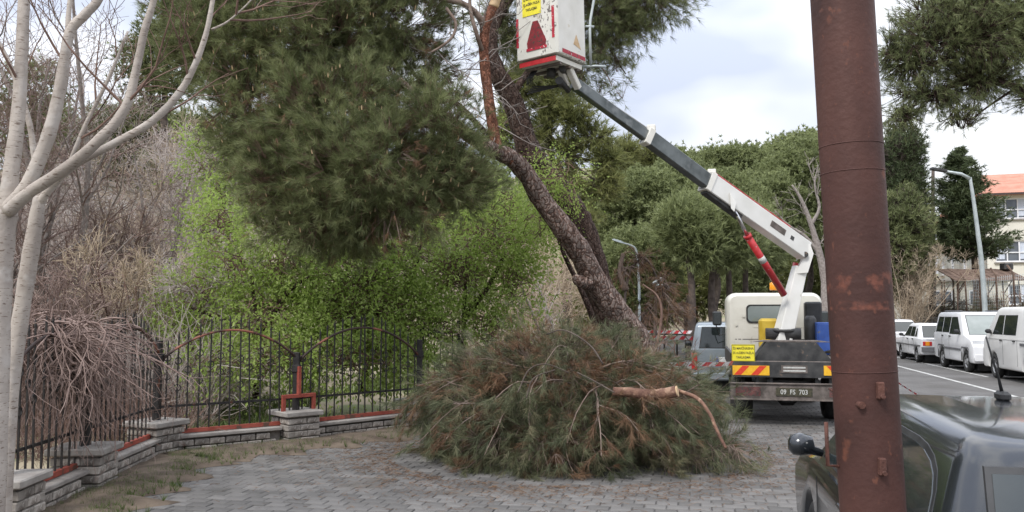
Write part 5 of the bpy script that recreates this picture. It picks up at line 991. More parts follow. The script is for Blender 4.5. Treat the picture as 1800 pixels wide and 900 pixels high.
# 3 old white saloon, tail towards the camera
spec = dict(L=4.2, W=1.62, H=1.40, zb=.26, rw=.28, wx=(.92, 3.38), tail=[(0, .86), (.0, .5), (.04, .32)], nose=[(4.12, .32), (4.18, .48), (4.16, .76)], top=[(4.02, .84), (3.0, .90), (1.0, .90), (.06, .88)],
            belt=.88, gh=(.62, 3.0, 1.12, 2.48), ghw=(.76, .60), gr=.10, win=[[(1.28, .95), (1.90, .95), (1.90, 1.27), (1.44, 1.27)], [(1.98, .95), (2.76, .95), (2.44, 1.27), (1.98, 1.27)], [(.96, .95), (1.18, .95), (1.22, 1.2), (1.12, 1.2)]],
            paint='wpaint', doors=[1.94, 1.15], mir=(2.7, .98), handles=[(2.05, .84), (1.28, .84)], rub=(.62, .2, 4.0, .045), rwz=.04, rimmat='rim',
            sidebits=[('tail_lamp', ((.0, .62, .70), (.04, .30, .15)), 'lampred'), ('indicator', ((-.005, .62, .70), (.045, .14, .15)), 'amber')],
            bits=[('rear_bumper', (-.03, 0, .50), (.16, 1.62, .17), 'gplastic'), ('rear_plate', (-.02, 0, .70), (.02, .50, .11), 'plate'), ('boot_gap', (-.004, 0, .84), (.012, 1.3, .015), 'plastic')])
car('parked_saloon', 'old boxy white saloon with a grey bumper, its tail towards the camera', 'car', park(8.75, 30.2), CARYAW, spec)
# 4 white hatchback behind the pole
spec = dict(L=4.3, W=1.80, H=1.50, zb=.26, rw=.32, wx=(.85, 3.45), tail=[(0, .95), (-.02, .5), (.06, .30)], nose=[(4.2, .30), (4.27, .5), (4.2, .78)], top=[(3.9, .88), (3.1, .98), (1.0, 1.0), (.05, 1.0)],
            belt=.98, gh=(.05, 3.2, .55, 2.3), ghw=(.86, .64), gr=.2, win=[[(.75, 1.04), (1.55, 1.04), (1.55, 1.34), (.95, 1.34)], [(1.63, 1.04), (2.7, 1.04), (2.2, 1.34), (1.63, 1.34)]],
            paint='wpaint', doors=[1.6], mir=(2.65, 1.05), handles=[(1.7, .9)], sidebits=[('tail_lamp', ((.02, .68, .86), (.10, .42, .15)), 'lampred')],
            bits=[('rear_bumper', (-.01, 0, .40), (.12, 1.7, .16), 'plastic'), ('rear_plate', (-.05, 0, .66), (.03, .52, .11), 'plate')])
car('parked_hatchback', 'white rounded hatchback half hidden by the rusty pole beyond the old saloon', 'car', park(8.5, 36.0), CARYAW, spec)
# far cars between truck and pole
s5 = dict(spec); s5['paint'] = 'spaint'; car('distant_car', 'small slate blue car far down the street just left of the rusty pole', 'car', park(5.9, 47), CARYAW + PI, s5, 'cars far down the street')
s6 = dict(spec); s6['paint'] = 'brpaint'; car('distant_car', 'small brown car far down the street, touching the left edge of the rusty pole', 'car', park(7.2, 43), CARYAW, s6, 'cars far down the street')
# silver van left of the truck, seen from behind
spec = dict(L=4.1, W=1.72, H=1.56, zb=.26, rw=.30, wx=(.75, 3.3), tail=[(0, .98), (-.01, .5), (.05, .30)], nose=[(4.0, .30), (4.07, .5), (4.0, .8)], top=[(3.3, 1.0), (2, 1.0), (.04, 1.0)],
            belt=.96, gh=(.01, 3.2, .10, 2.5), ghw=(.84, .74), gr=.10, win=[[(.30, 1.02), (1.1, 1.02), (1.1, 1.40), (.36, 1.40)], [(1.2, 1.02), (2.7, 1.02), (2.3, 1.40), (1.2, 1.40)]],
            paint='silver', doors=[1.15], mir=(2.6, 1.02), rwz=.06, sidebits=[('tail_lamp', ((.0, .78, .72), (.07, .12, .36)), 'lampred')],
            bits=[('rear_bumper', (-.01, 0, .40), (.10, 1.64, .14), 'silver'), ('rear_plate', (-.03, .05, .76), (.02, .52, .11), 'plate'), ('plate_band', (-.042, .29, .76), (.012, .05, .11), 'plateblue'), ('door_gap', (-.012, 0, .66), (.012, 1.2, .012), 'plastic')])
sv = Vector((4.75, 18.6, 0))
car('parked_minivan', 'silver blue minivan seen from behind, left of the truck behind the red and white tape', 'car', sv, CARYAW, spec)
# near dark car at the lower right
spec = dict(L=3.95, W=1.58, H=1.315, zb=.24, rw=.28, wx=(.75, 3.1), tail=[(0, .86), (-.02, .5), (.05, .30)], nose=[(3.85, .30), (3.94, .5), (3.9, .70)], top=[(3.6, .80), (2.9, .88), (1.5, .90), (.05, .88)],
            belt=.86, gh=(.12, 3.0, .46, 2.40), ghw=(.77, .56), gr=.24, crown=.05, win=[[(.50, .92), (1.55, .92), (1.55, 1.235), (1.08, 1.232), (.93, 1.222), (.80, 1.20), (.70, 1.165), (.62, 1.11), (.56, 1.04), (.51, .96)], [(1.63, .92), (2.80, .92), (2.55, 1.10), (2.3, 1.215), (2.1, 1.235), (1.63, 1.235)]],
            paint='dpaint', doors=[1.59, 2.7], rmir=(2.62, .98), mirmat='dpaint', handles=[(1.75, .80)], hmat='dpaint', wsm='glass', rwz=.02, sidebits=[('tail_lamp', ((.03, .66, .78), (.12, .2, .3)), 'lampred')],
            bits=[('rear_bumper', (-.02, 0, .42), (.12, 1.52, .18), 'dpaint')])
nc = RO(0, 2.35); nc.x = 2.50 + .217 * (2.35 - 4.6) 
t = car('near_dark_car', 'dark grey car close up at the lower right, whip aerial on its roof', 'car', nc, CARYAW, spec)
m = MB(); m.cbox((1.95, 0, 1.345), (.12, .05, .05), .015); m.build('aerial_base', 'plastic', t)
m = MB(); m.tube([(1.95, 0, 1.35), (1.93, .02, 1.43), (1.89, .055, 1.52), (1.85, .095, 1.64)], [.010, .0065, .005, .004], 8); m.build('aerial', 'plastic', t)

# ---------------------------------------------------------------- the bucket truck
TL = Vector((4.40, 13.4, 0)); tk = thing('bucket_truck', 'cream bucket truck seen from behind, its boom raising a worn white basket', 'truck', TL, RYAW)
TI = (Matrix.Translation(TL) @ Matrix.Rotation(RYAW, 4, 'Z')).inverted()
def tl(px, py, Y): return TI @ P(px, py, Y)
def rr_ring(hw, z0, z1, r, y, n=5, cx=0):
    o = []
    for x, z, st in ((cx + hw - r, z1 - r, 0), (cx - hw + r, z1 - r, PI / 2), (cx - hw + .03, z0 + .03, PI), (cx + hw - .03, z0 + .03, 1.5 * PI)):
        q = r if st < 2 else .03
        for k in range(n + 1): u = st + k * PI / 2 / n; o.append((x + q * math.cos(u), y, z + q * math.sin(u)))
    return o
m = MB(); rg = [rr_ring(.84, .66, 2.10, .14, 3.28), rr_ring(.88, .60, 2.15, .17, 3.34), rr_ring(.90, .55, 2.17, .18, 3.6), rr_ring(.90, .50, 2.17, .18, 4.4), rr_ring(.88, .50, 2.10, .18, 4.75), rr_ring(.86, .5, 1.3, .1, 5.15), rr_ring(.82, .5, 1.2, .1, 5.2)]
n = len(rg[0]); V = [p for r in rg for p in r]; f = [list(range(n)), [(len(rg) - 1) * n + i for i in range(n)][::-1]]
for k in range(len(rg) - 1): f += [[k * n + i, (k + 1) * n + i, (k + 1) * n + (i + 1) % n, k * n + (i + 1) % n] for i in range(n)]
m.add(V, f, 0, True); cab = m.build('cab', 'cabw', tk, sharp=35)
def rrect(cx, cz, w_, h_, r, n=5): return [(cx + sx * (w_ / 2 - r) + r * math.cos(st + k * PI / 2 / n), cz + sz * (h_ / 2 - r) + r * math.sin(st + k * PI / 2 / n)) for sx, sz, st in ((1, 1, 0), (-1, 1, PI / 2), (-1, -1, PI), (1, -1, 1.5 * PI)) for k in range(n + 1)]
X_, Z_, BK = (1, 0, 0), (0, 0, 1), (0, -1, 0)
def plate_(nm, outl, y, depth, mat, par): m = MB(); m.prism(outl, X_, Z_, BK, (0, y, 0), depth, 0); return m.build(nm, mat, par)
plate_('window_seal', rrect(-.08, 1.755, .90, .36, .08), 3.285, .022, 'rubber', cab); plate_('rear_window', rrect(-.08, 1.755, .84, .30, .07), 3.263, .006, 'pglass', cab)
for x in (-.78, -.70, -.62): plate_('pressing', rrect(x, 1.42, .022, .95, .01, 2), 3.284, .010, 'cabw', cab)
plate_('pressing', rrect(.1, 1.50, 1.0, .022, .01, 2), 3.284, .010, 'cabw', cab); plate_('seam', rrect(.0, 1.26, 1.5, .014, .006, 2), 3.284, .006, 'dsteel', cab)
plate_('vent', rrect(.70, 1.72, .24, .52, .04), 3.284, .03, 'plastic', cab)
for x, z in ((-.58, 1.72), (-.72, 1.55)): plate_('handle', rrect(x, z, .05, .07, .02, 2), 3.27, .014, 'cabw', cab)
for sd_ in (-1, 1):                                                    # mirrors on curved arms
    m = MB(); m.tube([(sd_ * .86, 4.55, 1.35), (sd_ * 1.02, 4.5, 1.30), (sd_ * 1.08, 4.45, 1.5), (sd_ * 1.06, 4.45, 1.72)], .012, 6); a_ = m.build('mirror_arm', 'plastic', tk)
    m = MB(); m.cbox((sd_ * 1.06, 4.43, 1.66), (.19, .07, .30), .03); m.build('mirror', 'plastic', a_); m = MB(); m.cbox((sd_ * 1.06, 4.39, 1.66), (.15, .012, .25), .005); m.build('mirror_glass', 'glass', a_)
b = tl(1362, 505, 16.6); m = MB(); m.tube([(b.x, 3.6, 2.12), (b.x, 3.6, 2.24)], .02, 8); bs = m.build('beacon_stem', 'plastic', tk); m = MB(); m.tube([(b.x, 3.6, 2.22), (b.x, 3.6, 2.26), (b.x, 3.6, 2.36), (b.x, 3.6, 2.38)], [.07, .075, .07, .04], 14); m.build('beacon', 'amber', bs)
# chassis and wheels
m = MB()
for x in (-.36, .36): m.cbox((x, 2.4, .62), (.09, 4.6, .20), .01)
for y in (.35, 1.7, 3.0): m.box((0, y, .62), (.7, .08, .14))
m.build('chassis', 'dsteel', tk)
for wx, rr_ in ((1.25, .36), (4.2, .36)):
    for sd_ in (-1, 1):
        m = MB(); o = wheel(tk, sd_ * .74, wx, rr_, .34 if wx < 2 else .2, sd_, 'grime'); o.rotation_euler = (0, 0, PI / 2) if False else (0, 0, 0)
        # turn wheel axis from y to x
        for q in [o] + list(o.children):
            me = q.data; me.transform(Matrix.Rotation(-PI / 2, 4, 'Z'))
m = MB(); m.tube([(-.7, 1.25, .36), (.7, 1.25, .36)], .07, 10); m.cbox((0, 1.25, .36), (.3, .3, .3), .06); m.build('rear_axle', 'dsteel', tk)
for sd_ in (-1, 1): m = MB(); a = np.linspace(.15, PI - .15, 9); m.tube([(sd_ * .78, 1.25 + .46 * math.cos(q), .40 + .46 * math.sin(q)) for q in a], .05, 4); m.cbox((sd_ * .80, .72, .42), (.30, .02, .40), .004); m.build('mudguard', 'rubber', tk)
# deck
m = MB(); m.cbox((0, 1.65, .97), (1.86, 3.1, .08), .01); m.build('deck', 'grime', tk)
for sd_ in (-1, 1): m = MB(); m.cbox((sd_ * .925, 1.65, 1.0), (.05, 3.1, .26), .008); m.build('side_rail', 'dsteel', tk)
plate_('tail_panel', [(-.95, .76), (.95, .76), (.95, 1.0), (-.95, 1.0)], .06, .05, 'dsteel', tk)
m = MB(); m.prism([(-.62, 1.0), (.60, 1.0), (.36, 1.30), (-.40, 1.30)], X_, Z_, (0, 1, 0), (0, .12, 0), .55); m.build('rear_housing', 'dsteel', tk)
plate_('tail_lid', [(-.60, 1.305), (-.42, 1.33), (.40, 1.33), (.60, 1.305)], .5, .3, 'grime', tk)
# the yellow sign
sg = plate_('warning_sign', [(-.94, 1.0), (-.58, 1.0), (-.58, 1.27), (-.94, 1.27)], .05, .012, 'yellow', tk)
FACE = lambda x, y, z: Matrix.Translation((x, y, z)) @ Matrix.Rotation(PI / 2, 4, 'X')
lettering('lettering', 'İŞ MAKİNASINA\n35 m.DEN FAZLA\nYAKLAŞMA', .052, 'text', sg, FACE(-.76, .036, 1.135), line=1.35, xs=.82)
m = MB(); [m.box((x_, .034, z_), (w__, .003, h__)) for x_, z_, w__, h__ in ((-.76, 1.262, .35, .006), (-.76, 1.008, .35, .006), (-.934, 1.135, .006, .25), (-.586, 1.135, .006, .25))]; m.build('sign_border', 'text', sg)
# hazard boards with slanting stripes
for x0, x1, z0, z1, st in ((-.93, -.37, .79, .94, (.06, .32)), (.44, .95, .80, .95, (.10, .36))):
    hz = plate_('hazard_board', [(x0, z0), (x1, z0), (x1, z1), (x0, z1)], .01, .012, 'hazard', tk)
    for q in st:
        xa = x0 + q; s_ = .13 * (-1 if x0 < 0 else 1)
        if s_ < 0: pl_ = [(xa - .04, z0 + .004), (xa + .07, z0 + .004), (xa + .20, z1 - .004), (xa + .09, z1 - .004)]
        else: pl_ = [(xa + .07, z0 + .004), (xa + .18, z0 + .004), (xa + .05, z1 - .004), (xa - .06, z1 - .004)]
        plate_('red_stripe', pl_, -.002, .002, 'hazred', hz)
wp = plate_('makers_plate', [(-.19, .83), (.20, .83), (.20, .95), (-.19, .95)], .01, .010, 'grime', tk)
for z in (.865, .915): plate_('raised_line', [(-.16, z - .012), (.17, z - .012), (.17, z + .012), (-.16, z + .012)], 0, .003, 'wtext', wp)
# under-run bumper of pierced plate, braces, lamps and number plate
bu_ = plate_('rear_bumper', [(-.97, .42), (.97, .42), (.97, .66), (-.97, .66)], .02, .04, 'grime', tk)
for z in (.665, .415): m = MB(); m.cbox((0, -.01, z), (1.96, .07, .022), .004); m.build('bumper_lip', 'grime', bu_)
for sd_ in (-1, 1): plate_('rear_lamp', [(sd_ * .70 - .19, .47), (sd_ * .70 + .19, .47), (sd_ * .70 + .19, .61), (sd_ * .70 - .19, .61)], -.021, .006, 'dred', bu_)
m = MB()
for sd_ in (-1, 1):
    for k in range(22):
        for s in (-1, 1): x = sd_ * .70 - .21 + k * .02; m.box((x, -.034, .54), (.0035, .003, .19), Matrix.Rotation(s * .55, 3, 'Y'))
tag(m.build('lamp_mesh', 'grime', tk), kind='stuff')
np_ = plate_('number_plate', [(-.28, .475), (.26, .475), (.26, .60), (-.28, .60)], -.022, .012, 'text', bu_)
o = lettering('plate_number', '09  FS  703', .105, 'wtext', tk, FACE(-.01, -.036, .536), xs=.86)
for x in (-.55, -.34, .34, .55): m = MB(); m.cbox((x, .10, .70), (.05, .05, .16), .004); m.build('bumper_bracket', 'dsteel', tk)
m = MB(); m.box((-.76, .22, .66), (.06, .5, .05), Matrix.Rotation(.5, 3, 'X')); m.build('brace', 'dsteel', tk)
m = MB(); m.tube([(.50, -.02, .60), (.66, -.07, .50), (.80, -.09, .42), (.98, -.08, .50)], .012, 6); m.build('hanging_hose', 'rust_bright', tk)
# things on the deck
a = tl(1338, 590, 15.9); m = MB(); m.cbox((a.x + .12, 2.35, 1.34), (.34, .4, .66), .05); m.build('yellow_tank', 'yblock', tk)
m = MB(); m.cbox((.78, 2.35, 1.31), (.30, .42, .58), .012); bc = m.build('blue_cabinet', 'blue', tk); m = MB(); m.cbox((.78, 2.135, 1.31), (.25, .012, .52), .004); m.build('cabinet_door', 'blue', bc)
m = MB(); m.tube([(.56, 2.5, 1.0), (.56, 2.5, 1.65), (.56, 2.5, 1.72)], [.11, .11, .07], 14); m.build('black_canister', 'plastic', tk)
m = MB(); m.cbox((.66, 2.9, 1.75), (.3, .25, .46), .03); m.build('control_box', 'plastic', tk)
m = MB(); [m.tube([(.75 + .05 * math.cos(k), 1.2 + .2 * math.sin(k * 2), 1.06), (.82, 1.5, 1.10 + .04 * math.sin(k)), (.7, 1.8, 1.08)], .02, 6) for k in range(4)]; m.build('hose_bundle', 'plastic', tk)
# turret and lower arm
c0 = tl(1376, 598, 15.35); m = MB(); m.tube([(c0.x, c0.y, 1.0), (c0.x, c0.y, 1.08), (c0.x, c0.y, 1.10), (c0.x, c0.y, 1.42), (c0.x, c0.y, 1.44), (c0.x, c0.y, 1.48)], [.34, .34, .20, .20, .26, .26], 20); m.build('turret', 'dsteel', tk)
m = MB(); m.tube([(c0.x - .3, c0.y - .1, 1.40), (c0.x + .3, c0.y - .1, 1.40)], .10, 16); m.build('slewing_drum', 'dsteel', tk)
def beam(nm, A, B, w_, h_, mat, par=tk, w2=None, h2=None, ch=.012, shift=0):
    A, B = Vector(A), Vector(B); d = (B - A); L = d.length; f_ = d / L; side = f_.cross(Vector((0, 0, 1))).normalized(); up = side.cross(f_); w2 = w2 or w_; h2 = h2 or h_; V = []
    for p, ww, hh in ((A, w_, h_), (B, w2, h2)):
        for sx, sz in ((-1, -1), (1, -1), (1, 1), (-1, 1)):
            for q in ((0, 1), (1, 0)) if sx * sz > 0 else ((1, 0), (0, 1)):
                V.append(tuple(p + side * (sx * (ww / 2 - ch * q[0])) + up * (sz * (hh / 2 - ch * q[1]) + shift)))
    m = MB(); m.add(V, [list(range(8)), [15 - i for i in range(8)]] + [[i, i + 8, (i + 1) % 8 + 8, (i + 1) % 8] for i in range(8)]); o = m.build(nm, mat, par); return o
A0 = tl(1371, 610, 15.3); A1 = tl(1406, 470, 15.35)
beam('lower_arm', A0, A1, .32, .27, 'tw', w2=.20, h2=.22)
K = tl(1411, 447, 15.35)
m = MB(); sdv = Vector((1, .0, 0))
for off in (-.14, .14):
    pl_ = [A1 + Vector((-.10, 0, -.12)), A1 + Vector((.12, 0, -.10)), K + Vector((.17, 0, .0)), K + Vector((.12, 0, .16)), K + Vector((-.06, 0, .12)), K + Vector((-.02, 0, -.10))]
    V = [tuple(p + Vector((0, off, 0))) for p in pl_] + [tuple(p + Vector((0, off + .03, 0))) for p in pl_]; k = len(pl_); m.add(V, [list(range(k)), [2 * k - 1 - i for i in range(k)]] + [[i, k + i, k + (i + 1) % k, (i + 1) % k] for i in range(k)])
m.build('knuckle', 'tw', tk)
m = MB(); m.tube([K + Vector((.02, -.2, -.02)), K + Vector((.02, .22, -.02))], .055, 12); m.build('knuckle_pin', 'dsteel', tk)
m = MB(); m.tube([tl(1392, 498, 15.45), tl(1399, 462, 15.45)], .05, 10); m.build('knuckle_ram', 'redp', tk)
# main boom
B0 = tl(1414, 441, 15.3); B1 = tl(1240, 318, 14.35); B2 = tl(1134, 238, 13.62); B3 = tl(1008, 146, 12.75)
d01 = (B1 - B0).normalized()
ob = beam('outer_boom', B0, B1, .22, .33, 'tw')
up_ = d01.cross(Vector((0, 0, 1))).normalized().cross(d01)
beam('red_rib', B0 + d01 * .55 + up_ * .18, B1 - d01 * .05 + up_ * .18, .19, .032, 'redp', ob)
sidev = d01.cross(Vector((0, 0, 1))).normalized()
face = sidev if (TI.to_3x3() @ Vector((0, -1, 0))).dot(sidev) > 0 else -sidev
q0, q1 = B0 + d01 * .62, B0 + d01 * .98
beam('makers_sticker', q0 + face * .112 + up_ * .01, q1 + face * .112 + up_ * .01, .006, .11, 'grime', ob, ch=.001)
beam('small_sticker', B0 + d01 * .40 + face * .112 + up_ * .01, B0 + d01 * .48 + face * .112 + up_ * .01, .006, .07, 'dsteel', ob, ch=.001)
beam('boom_underplate', B1 - d01 * .9 - up_ * .19, B1 - d01 * .05 - up_ * .175, .15, .09, 'dsteel', ob)
mid_ = beam('middle_boom', B1 - d01 * .3, B2, .165, .25, 'steel')
inn = beam('inner_boom', B2 - (B3 - B2).normalized() * .3, B3, .125, .175, 'steel')
for A_, w_, h_, mt in ((B1, .25, .35, 'bucket2'), (B2, .20, .28, 'bucket2')):
    beam('boom_collar', A_ - d01 * .10, A_, w_, h_, mt); m = MB(); q = A_ + up_ * (h_ / 2 + .03) - d01 * .05; m.cbox(q, (.14, .14, .09), .01); m.build('slide_block', 'bucket2', tk)
# thin hose along the boom top
m = MB(); dd_ = (B3 - B1).normalized(); m.tube([B1 + up_ * .16, B1.lerp(B2, .5) + up_ * .15, B2 + up_ * .13, B2.lerp(B3, .5) + up_ * .105, B3 + up_ * .10], .014, 6); m.build('hose', 'chrome', tk)
# lifting ram
r0, r1, r2 = tl(1378, 518, 15.1), tl(1313, 413, 14.7), tl(1291, 368, 14.55)
m = MB(); m.tube([r0, r1], .062, 14); rm = m.build('ram_cylinder', 'redp', tk); m = MB(); m.tube([r1, r2], .032, 12); m.build('ram_rod', 'chrome', rm)
m = MB(); m.tube([r1, r1 + (r0 - r1).normalized() * .06], .072, 14); m.build('ram_gland', 'redp', rm)
m = MB(); q = r1.lerp(r0, .36); m.tube([q, q.lerp(r0, .14)], .0635, 14); m.build('ram_label', 'wtext', rm)
hook = [tl(1283, 338, 14.4), tl(1294, 356, 14.4), tl(1291, 372, 14.4), tl(1285, 366, 14.4)]
m = MB(); k = len(hook); m.add([tuple(p) for p in hook] + [tuple(p + Vector((0, .1, 0))) for p in hook], [list(range(k))[::-1], [k + i for i in range(k)]] + [[i, (i + 1) % k, k + (i + 1) % k, k + i] for i in range(k)]); m.build('ram_bracket', 'tw', tk)
# bucket head
h0, h1 = tl(986, 128, 12.5), tl(994, 118, 12.45)
for (a, b_), w_, mt in ((((985, 122), (996, 150)), .07, 'bucket2'), (((1000, 120), (1016, 155)), .09, 'bucket2')): beam('head_link', tl(*a, 12.5), tl(*b_, 12.68), .10, w_, mt)
m = MB(); m.tube([tl(985, 145, 12.6) + Vector((0, -.12, 0)), tl(985, 145, 12.6) + Vector((0, .14, 0))], .06, 12); m.tube([tl(990, 124, 12.5) + Vector((0, -.14, 0)), tl(990, 124, 12.5) + Vector((0, .16, 0))], .05, 12); m.build('head_pin', 'dsteel', tk)
m = MB(); m.tube([tl(983, 140, 12.55), tl(1000, 160, 12.7)], .045, 10); m.build('levelling_ram', 'dsteel', tk)
# the basket
yb = math.radians(37); nearc = P(980, 94, 12.0); ul = Vector((-math.cos(yb), math.sin(yb), 0)); ur = Vector((math.cos(PI / 2 - yb), math.sin(PI / 2 - yb), 0)); Lw, Rw, Hb = .74, .78, 1.15
RT = TI.to_3x3(); tilt = Matrix.Rotation(math.radians(-1.2), 3, 'Y')
def bk(l, r, h): return TI @ (nearc + tilt @ (ul * l + ur * r + Vector((0, 0, 1)) * h))
def bplate(nm, face_, pts, off, th, mat, par, bev=0):
    V = []
    for o_ in (off, off + th):
        for u_, h_ in pts: V.append(tuple(bk(u_, -o_, h_) if face_ == 'L' else bk(-o_, u_, h_) if face_ == 'R' else bk(u_, h_, -o_)))
    k = len(pts); m = MB(); m.add(V, [list(range(k)), [2 * k - 1 - i for i in range(k)]] + [[i, k + i, k + (i + 1) % k, (i + 1) % k] for i in range(k)])
    bm = bmesh.new(); o = m.build(nm, mat, par); bm.from_mesh(o.data); bmesh.ops.recalc_face_normals(bm, faces=bm.faces); bm.to_mesh(o.data); bm.free(); return o
rs = .035
def bshell():
    base_ = [(rs, 0), (Lw - rs, 0), (Lw, rs), (Lw, Rw - rs), (Lw - rs, Rw), (rs, Rw), (0, Rw - rs), (0, rs)]; V = []
    for h, s in ((0.02, .97), (.03, 1), (Hb, 1.0)):
        for l, r in base_: V.append(tuple(bk(Lw / 2 + (l - Lw / 2) * s, Rw / 2 + (r - Rw / 2) * s, h)))
    n = 8; m = MB(); m.add(V, [list(range(n))[::-1]] + [[k * n + i, k * n + (i + 1) % n, (k + 1) * n + (i + 1) % n, (k + 1) * n + i] for k in range(2) for i in range(n)])
    o = m.build('basket', 'bucket', tk); bm = bmesh.new(); bm.from_mesh(o.data); bmesh.ops.recalc_face_normals(bm, faces=bm.faces); bm.to_mesh(o.data); bm.free(); return o
bsk = bshell()
bplate('side_skin', 'R', [(rs, .04), (Rw - rs, .04), (Rw - rs, Hb), (rs, Hb)], .002, .004, 'bucket2', bsk)
bplate('red_edge', 'L', [(.04, .25), (.085, .25), (.085, .72), (.04, .72)], .002, .003, 'redflake', bsk); bplate('red_edge', 'L', [(Lw - .06, .22), (Lw - .02, .22), (Lw - .02, .66), (Lw - .06, .66)], .002, .003, 'redflake', bsk)
bplate('red_edge', 'R', [(.12, .05), (Rw - .05, .05), (Rw - .05, .11), (.12, .11)], .008, .003, 'redflake', bsk)
bplate('warning_triangle', 'L', [(.20, .17), (.52, .17), (.53, .25), (.42, .56), (.33, .56), (.19, .25)], .002, .006, 'dred', bsk)
bplate('triangle_rim', 'L', [(.18, .13), (.54, .13), (.54, .17), (.18, .17)], .002, .008, 'redflake', bsk)
bplate('side_sticker', 'R', [(.42, .24), (.62, .20), (.50, .40)], .008, .002, 'cut_wood', bsk)
ss = bplate('warning_sign', 'L', [(.27, .66), (.60, .66), (.60, 1.0), (.27, 1.0)], .002, .006, 'yellow', bsk)
o3 = bk(.435, -.010, .83); ex = (bk(0, 0, 0) - bk(1, 0, 0)).normalized(); ez = (bk(0, 0, 1) - bk(0, 0, 0)).normalized(); en = ex.cross(ez)
mm_ = Matrix((( ex.x, ez.x, en.x, o3.x), (ex.y, ez.y, en.y, o3.y), (ex.z, ez.z, en.z, o3.z), (0, 0, 0, 1)))
lettering('sign_lettering', 'İŞ MAKİNASINA\n35 m.DEN FAZLA\nYAKLAŞMA', .055, 'text', bsk, mm_, line=1.45, xs=.72)
bplate('floor_frame', 'B', [(.05, .05), (Lw - .05, .05), (Lw - .05, Rw - .05), (.05, Rw - .05)], .0, .07, 'bucket2', bsk)
bplate('red_skirt', 'L', [(.06, -.075), (Lw - .04, -.075), (Lw - .04, -.005), (.06, -.005)], -.045, .012, 'redp', bsk)
for u_ in (.15, .40, .62): bplate('floor_rib', 'B', [(.06, u_), (Lw - .06, u_), (Lw - .06, u_ + .05), (.06, u_ + .05)], .07, .035, 'grime', bsk)
m = MB(); m.tube([bk(Lw / 2, Rw / 2, -.05), bk(Lw / 2 + .02, Rw / 2, -.20)], .07, 10); m.build('basket_mount', 'dsteel', tk)
ht = [bk(-.045, Rw + .05, .02), bk(-.045, Rw + .05, .55), bk(-.045, Rw + .07, .70), bk(-.12, Rw + .12, Hb), bk(-.12, Rw + .12, Hb + .3)]
m = MB(); m.tube(ht, .02, 8); m.build('hand_rail', 'galv', bsk); m = MB(); m.tube([bk(.1, Rw + .02, .0), bk(-.12, Rw + .10, -.01), bk(-.22, Rw + .2, -.02)], .02, 6); m.tube([bk(0, Rw, .60), bk(-.09, Rw + .1, .60)], .018, 6); m.build('rail_foot', 'galv', bsk)
m = MB()
for k in range(4): q = bk(Lw * .7 + .03 * k, Rw * .3, -.08); m.tube([q, q + Vector((-.08, .0, -.12)), q + Vector((-.10, .05, -.25 - .03 * k)), tl(990, 150, 12.65)], .011, 5)
tag(m.build('hoses', 'plastic', tk), kind='stuff')

# ---------------------------------------------------------------- rusty pole in the foreground
pb = P(1533, 450, 2.6); pt = P(1480, 0, 2.6); ax = Vector((pt.x - P(1507, 450, 2.6).x, 0, pt.z - P(1507, 450, 2.6).z)).normalized()
c_ = P(1507, 450, 2.6); foot = c_ - ax * (c_.z / ax.z); top = c_ + ax * 3.6
t = thing('rusty_pole', 'thick rust brown steel pole standing in front of the dark car', 'pole', foot)
m = MB(); ks = np.linspace(0, 1, 30); m.tube([foot.lerp(top, k) for k in ks], .0935, 40, lump=.002); m.build('tube', 'rust', t, foot)
for py in (258, 305, 652): q = P(1500 + (py - 450) * .0555 + 7 * 0, py, 2.6); q = foot + ax * ((q.z - foot.z) / ax.z); m = MB(); m.tube([q - ax * .0015, q + ax * .0015], .0945, 40); m.build('weld_seam', 'rust', t, foot)
for px, py in ((1544, 686), (1547, 819), (1513, 712)):
    q = P(px, py, 2.6 - .085); m = MB()
    if px == 1513: m.tube([q + Vector((0, .03, 0)), q + Vector((0, -.012, 0))], .011, 6)
    else: m.cbox(q, (.020, .05, .050), .003); m.tube([q + Vector((0, -.01, -.016)), q + Vector((.0, -.035, -.016))], .007, 6)
    m.build('lug', 'rust_bright', t, foot)
m = MB(); a, b_, c2 = P(1452, 742, 2.6), P(1455, 818, 2.6), P(1482, 820, 2.6); m.tube([a, b_, c2], .006, 6); m.build('bent_rod', 'rust_bright', t, foot)

# ---------------------------------------------------------------- street lamps
def lamp(label, base, pts, r, heads, Y, grp='street lamps', name='street_lamp', mat='galv'):
    b = Vector(base); b.z = float(hgt(b.x, b.y)); t = thing(name, label, 'street lamp', b, 0, grp); limb(t, b, [b] + [Vector(p) for p in pts], r, r * .55, mat, 'pole', 10, 0)
    for a, c in heads:
        a, c = Vector(a), Vector(c); d = (c - a); m = MB(); u = d.normalized(); sdd = Vector((-u.y, u.x, 0)).normalized(); w_ = .10 * Y / 30; V = []
        for k, ww, hh in ((0, .4, .5), (.3, 1, 1), (.85, 1, .8), (1, .5, .3)):
            p = a + d * k
            for sx, sz in ((-1, -.5), (1, -.5), (.7, 1), (-.7, 1)): V.append(tuple(p + sdd * sx * w_ * ww + Vector((0, 0, sz * .06 * hh * Y / 30))))
        m.add(V, [[0, 1, 2, 3], [15, 14, 13, 12]] + [[k * 4 + i, (k + 1) * 4 + i, (k + 1) * 4 + (i + 1) % 4, k * 4 + (i + 1) % 4] for k in range(3) for i in range(4)]); m.build('lamp_head', mat, t, b)
    return t
bs_ = P(1734, 560, 34)
lamp('tall leaning grey street lamp in front of the cedar and the cream building', bs_, [P(1727, 480, 34), P(1719, 410, 34), P(1711, 350, 34), P(1705, 312, 34)], .105, [], 34)
t = [o for o in bpy.data.objects if o.get('label', '').startswith('tall leaning grey')][0]
m = MB(); m.tube([P(1705, 314, 34), P(1690, 306, 34), P(1662, 301, 34)], [.075, .065, .05], 8); ar_ = m.build('arm', 'galv', t, t.location)
